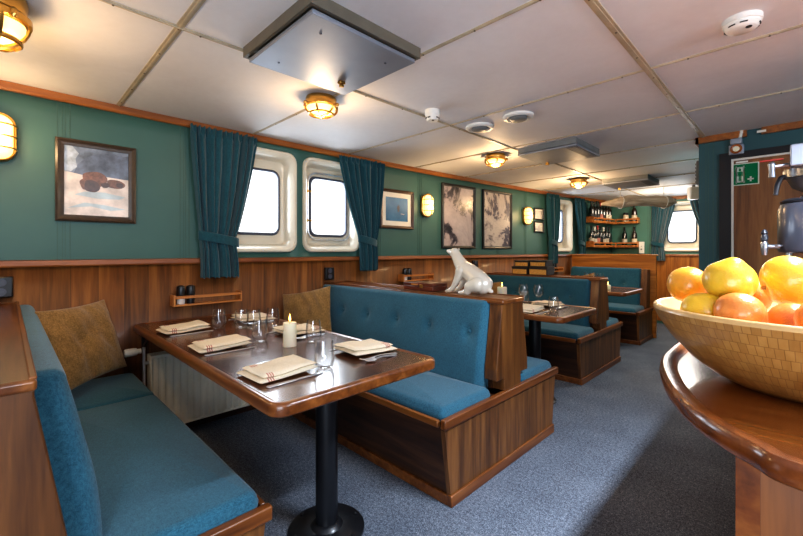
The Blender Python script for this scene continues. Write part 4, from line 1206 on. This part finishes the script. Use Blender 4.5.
FR = [
 ('golden_citrus','golden orange fruit at the left end of the bowl, upper row','amber_fruit',(2.805,1.10,1.143),(.041,.041,.040),(1.9,.3,.6),0),
 ('yellow_citrus','big yellow fruit with a nub on top, second from the left in the upper row','lemon',(2.884,1.030,1.160),(.045,.045,.042),(.25,.15,.3),.007),
 ('yellow_citrus','big smooth yellow fruit at the right in the upper row','lemon',(2.970,1.098,1.160),(.052,.048,.045),(.2,1.2,.5),0),
 ('yellow_citrus','small yellow fruit low at the left inside the rim','lemon',(2.850,1.006,1.097),(.047,.042,.038),(.1,.2,1.1),0),
 ('orange_fruit','bright orange low behind the rim, below the nubbed yellow fruit','orange',(2.905,.967,1.104),(.040,.039,.037),(.6,.5,.2),0),
 ('orange_fruit','orange low in the middle between two yellow fruits','orange',(2.975,1.020,1.088),(.037,.037,.036),(.3,.9,.2),0),
 ('orange_fruit','orange low behind the rim at the right picture edge','orange',(3.015,.955,1.104),(.039,.039,.038),(.9,.2,.2),0),
 ('yellow_citrus','yellow fruit at the back right of the bowl','lemon',(3.080,1.170,1.150),(.05,.047,.045),(.3,.7,.2),0),
 ('orange_fruit','orange at the back of the bowl behind the yellow fruits','orange',(2.90,1.190,1.118),(.045,.044,.042),(.3,.4,.9),0),
 ('orange_fruit','orange at the right side of the bowl, outermost','orange',(3.13,1.05,1.115),(.044,.044,.042),(.3,.1,.9),0),
]
for i, (nm, lb, m, p, r, ro, nub) in enumerate(FR): fruit(nm, lb, 'orange' if 'orange' in nm else 'citrus fruit', m, p, r, ro, nub, i*3.1)

# coffee brewer on the counter behind the bowl
t = thing('coffee_brewer', 'steel coffee brewer box with funnel and black lever at the right edge', 'coffee machine', (3.04, 2.55, .9402))
b = B(); b.box(-.08,.34,-.16,.18,.645,.74); b.build('tank_box', 'steel_panel', t, bevel=.006)
b = B(); b.box(.18,.24,-.05,.05,0,.646); b.box(-.10,.30,-.12,.16,0,.025); b.build('column', 'steel', t, bevel=.004)
b = B(); b.lathe([(.03,.525), (.035,.545), (.07,.565), (.088,.605), (.10,.61), (.10,.645)], (-.005,-.02,0), 32); b.build('filter_funnel', 'chrome', t)
b = B(); b.tube([(-.06,-.03,.62), (-.085,-.045,.625), (-.11,-.055,.612), (-.122,-.06,.58), (-.128,-.062,.535)], [.008,.011,.011,.011,.009], 10); b.build('handle', 'urn_black', t)
b = B(); b.tube([(-.07,-.10,.665), (-.10,-.11,.66), (-.135,-.12,.655)], .009, 12); b.lathe([(.013,.61), (.011,.635), (.014,.67), (.006,.68)], (-.138,-.12,0), 14); b.build('hot_water_tap', 'chrome', t)
b = B(); b.box(-.18,-.10,-.127,-.113,.683,.69); b.build('tap_lever', 'red', t, bevel=.002)
t = thing('coffee_urn', 'dark grey coffee container with black lid and tap, under the brewer', 'coffee urn', (3.04, 2.55, .966))
b = B(); b.lathe([(.10,.245), (.12,.25), (.124,.262), (.124,.44), (.114,.468), (.10,.472)], n=40); b.build('container', 'urn', t)
b = B(); b.lathe([(.114,.472), (.116,.48), (.10,.49), (.05,.495), (.046,.503), (.003,.504)], n=36); b.build('lid', 'urn_black', t)
for k in range(3):
    a = 2*PI*k/3+.9; b = B(); b.tube([(.085*math.cos(a), .085*math.sin(a), .25), (.10*math.cos(a), .10*math.sin(a), .0)], .011, 10); b.build('leg', 'steel', t)
b = B(); b.lathe([(.004,.005), (.02,.005), (.02,-.004)], (0,-.12,.42), 16, 'y'); b.build('badge', 'black', t)
b = B(); b.tube([(-.112,-.045,.275), (-.14,-.06,.275), (-.165,-.07,.275)], .010, 12); b.lathe([(.009,.235), (.014,.262), (.014,.29), (.010,.298)], (-.165,-.07,0), 14); b.lathe([(.02,0),(.02,.006)], (-.118,-.05,.275), 12); k = b.build('tap', 'chrome', t)
b = B(); b.lathe([(.008,.298), (.013,.302), (.014,.32), (.010,.33), (.013,.338), (.007,.352), (.003,.354)], (-.165,-.07,0), 14); b.build('tap_knob', 'urn_black', k)

# ================================================================== LIGHT
def point(name, loc, col, e, size):
    d = bpy.data.lights.new(name, 'POINT'); d.color = col; d.energy = e; d.shadow_soft_size = size
    o = bpy.data.objects.new(name, d); o.location = loc; COL.objects.link(o); return o
def area(name, loc, target, col, e, sx, sy):
    d = bpy.data.lights.new(name, 'AREA'); d.shape = 'RECTANGLE'; d.size = sx; d.size_y = sy; d.color = col; d.energy = e
    o = bpy.data.objects.new(name, d); o.location = loc
    o.rotation_euler = (Vector(target)-Vector(loc)).to_track_quat('-Z', 'Y').to_euler(); COL.objects.link(o); return o
WARM = (1.0, .66, .34)
for i, (x, y, lb) in enumerate(CL): point('ceiling_glow', (x, y, CEIL-(.25 if i == 0 else .165)), WARM, (11,7,11,17)[i], .05)
for i, (y, z, lb) in enumerate(WL): point('wall_glow', (wx(y)+.17, y, z), WARM, (4.5,4.5,5)[i], .05)
bt = area('bar_tube', (3.26, 1.65, CEIL-.03), (3.26, 1.65, 0), (.74,.85,1.0), 75, .10, .7); bt.data.spread = math.radians(120); bt.rotation_euler = (0,0,0)
area('starboard_window', (5.3, 1.2, 1.7), (1.0, 2.0, .9), (.78,.88,1.0), 55, 1.2, .7)
area('starboard_window', (5.3, -1.2, 1.7), (1.0, .8, .9), (.78,.88,1.0), 40, 1.2, .7)
area('far_saloon_fill', (1.6, 6.9, CEIL-.03), (1.3, 7.2, 0), (1.0,.86,.68), 14, .5, .3)  # unseen area fill added to brighten the dim far end
point('far_wall_fill', (1.55, 6.9, 1.78), (1.0,.82,.6), 13, .12)  # added point fill lifting the far wall, belongs to no fitting
area('aisle_fill', (2.15, 4.7, CEIL-.03), (2.15, 4.7, 0), (1.0,.93,.85), 22, .4, .4)  # invented light over the aisle, added to brighten the middle booths and floor
area('ceiling_fill', (3.5, -1.0, .95), (2.3, 1.2, 2.12), (.80,.88,1.0), 46, 1.2, 1.2)  # added upward fill behind the camera, there only to brighten the ceiling
for yw in LEFT_WIN:
    r = wrot(yw); o = area('window_daylight', (wx(yw)-.34, yw, WZ+.03), (wx(yw)+1, yw, WZ-.05), (.80,.90,1.0), 17, .62, .74)
area('window_daylight', (FAR_WIN_X, FARY+.34, WZ+.03), (FAR_WIN_X, FARY-1, WZ-.05), (.80,.90,1.0), 17, .62, .74)
w = bpy.data.worlds.new('daylight'); SC.world = w; w.use_nodes = True
n = w.node_tree.nodes; l = w.node_tree.links
tc = n.new('ShaderNodeTexCoord'); sp = n.new('ShaderNodeSeparateXYZ'); rp = n.new('ShaderNodeValToRGB')
l.new(tc.outputs['Generated'], sp.inputs[0]); mp = n.new('ShaderNodeMapRange'); mp.inputs[1].default_value = -.3; mp.inputs[2].default_value = .5
l.new(sp.outputs['Z'], mp.inputs[0]); l.new(mp.outputs[0], rp.inputs[0])
e = rp.color_ramp.elements; e[0].position = .30; e[0].color = (.62,.72,.82,1); e[1].position = .9; e[1].color = (.86,.93,1,1)
x = e.new(.355); x.color = (.95,.98,1,1)
l.new(rp.outputs[0], n['Background'].inputs[0]); n['Background'].inputs[1].default_value = 1.7

# ================================================================== CAMERA
cd = bpy.data.cameras.new('camera'); cam = bpy.data.objects.new('camera', cd); COL.objects.link(cam)
cam.location = (2.98, 0, 1.22); cam.rotation_euler = (PI/2, 0, PI/4)
cd.sensor_fit = 'HORIZONTAL'; cd.sensor_width = 36; cd.lens = 36*395/803
cd.shift_y = (251-268)/803; cd.clip_start = .02
SC.camera = cam
SC.view_settings.view_transform = 'Standard'; SC.view_settings.look = 'Medium High Contrast'
SC.view_settings.exposure = -0.07
SC.cycles.use_denoising = True
SC.cycles.max_bounces = 8; SC.cycles.transparent_max_bounces = 16; SC.cycles.caustics_reflective = False; SC.cycles.caustics_refractive = False
SC.cycles.sample_clamp_indirect = 4
for k in ('bulb','flame'): M[k].cycles.emission_sampling = 'NONE'
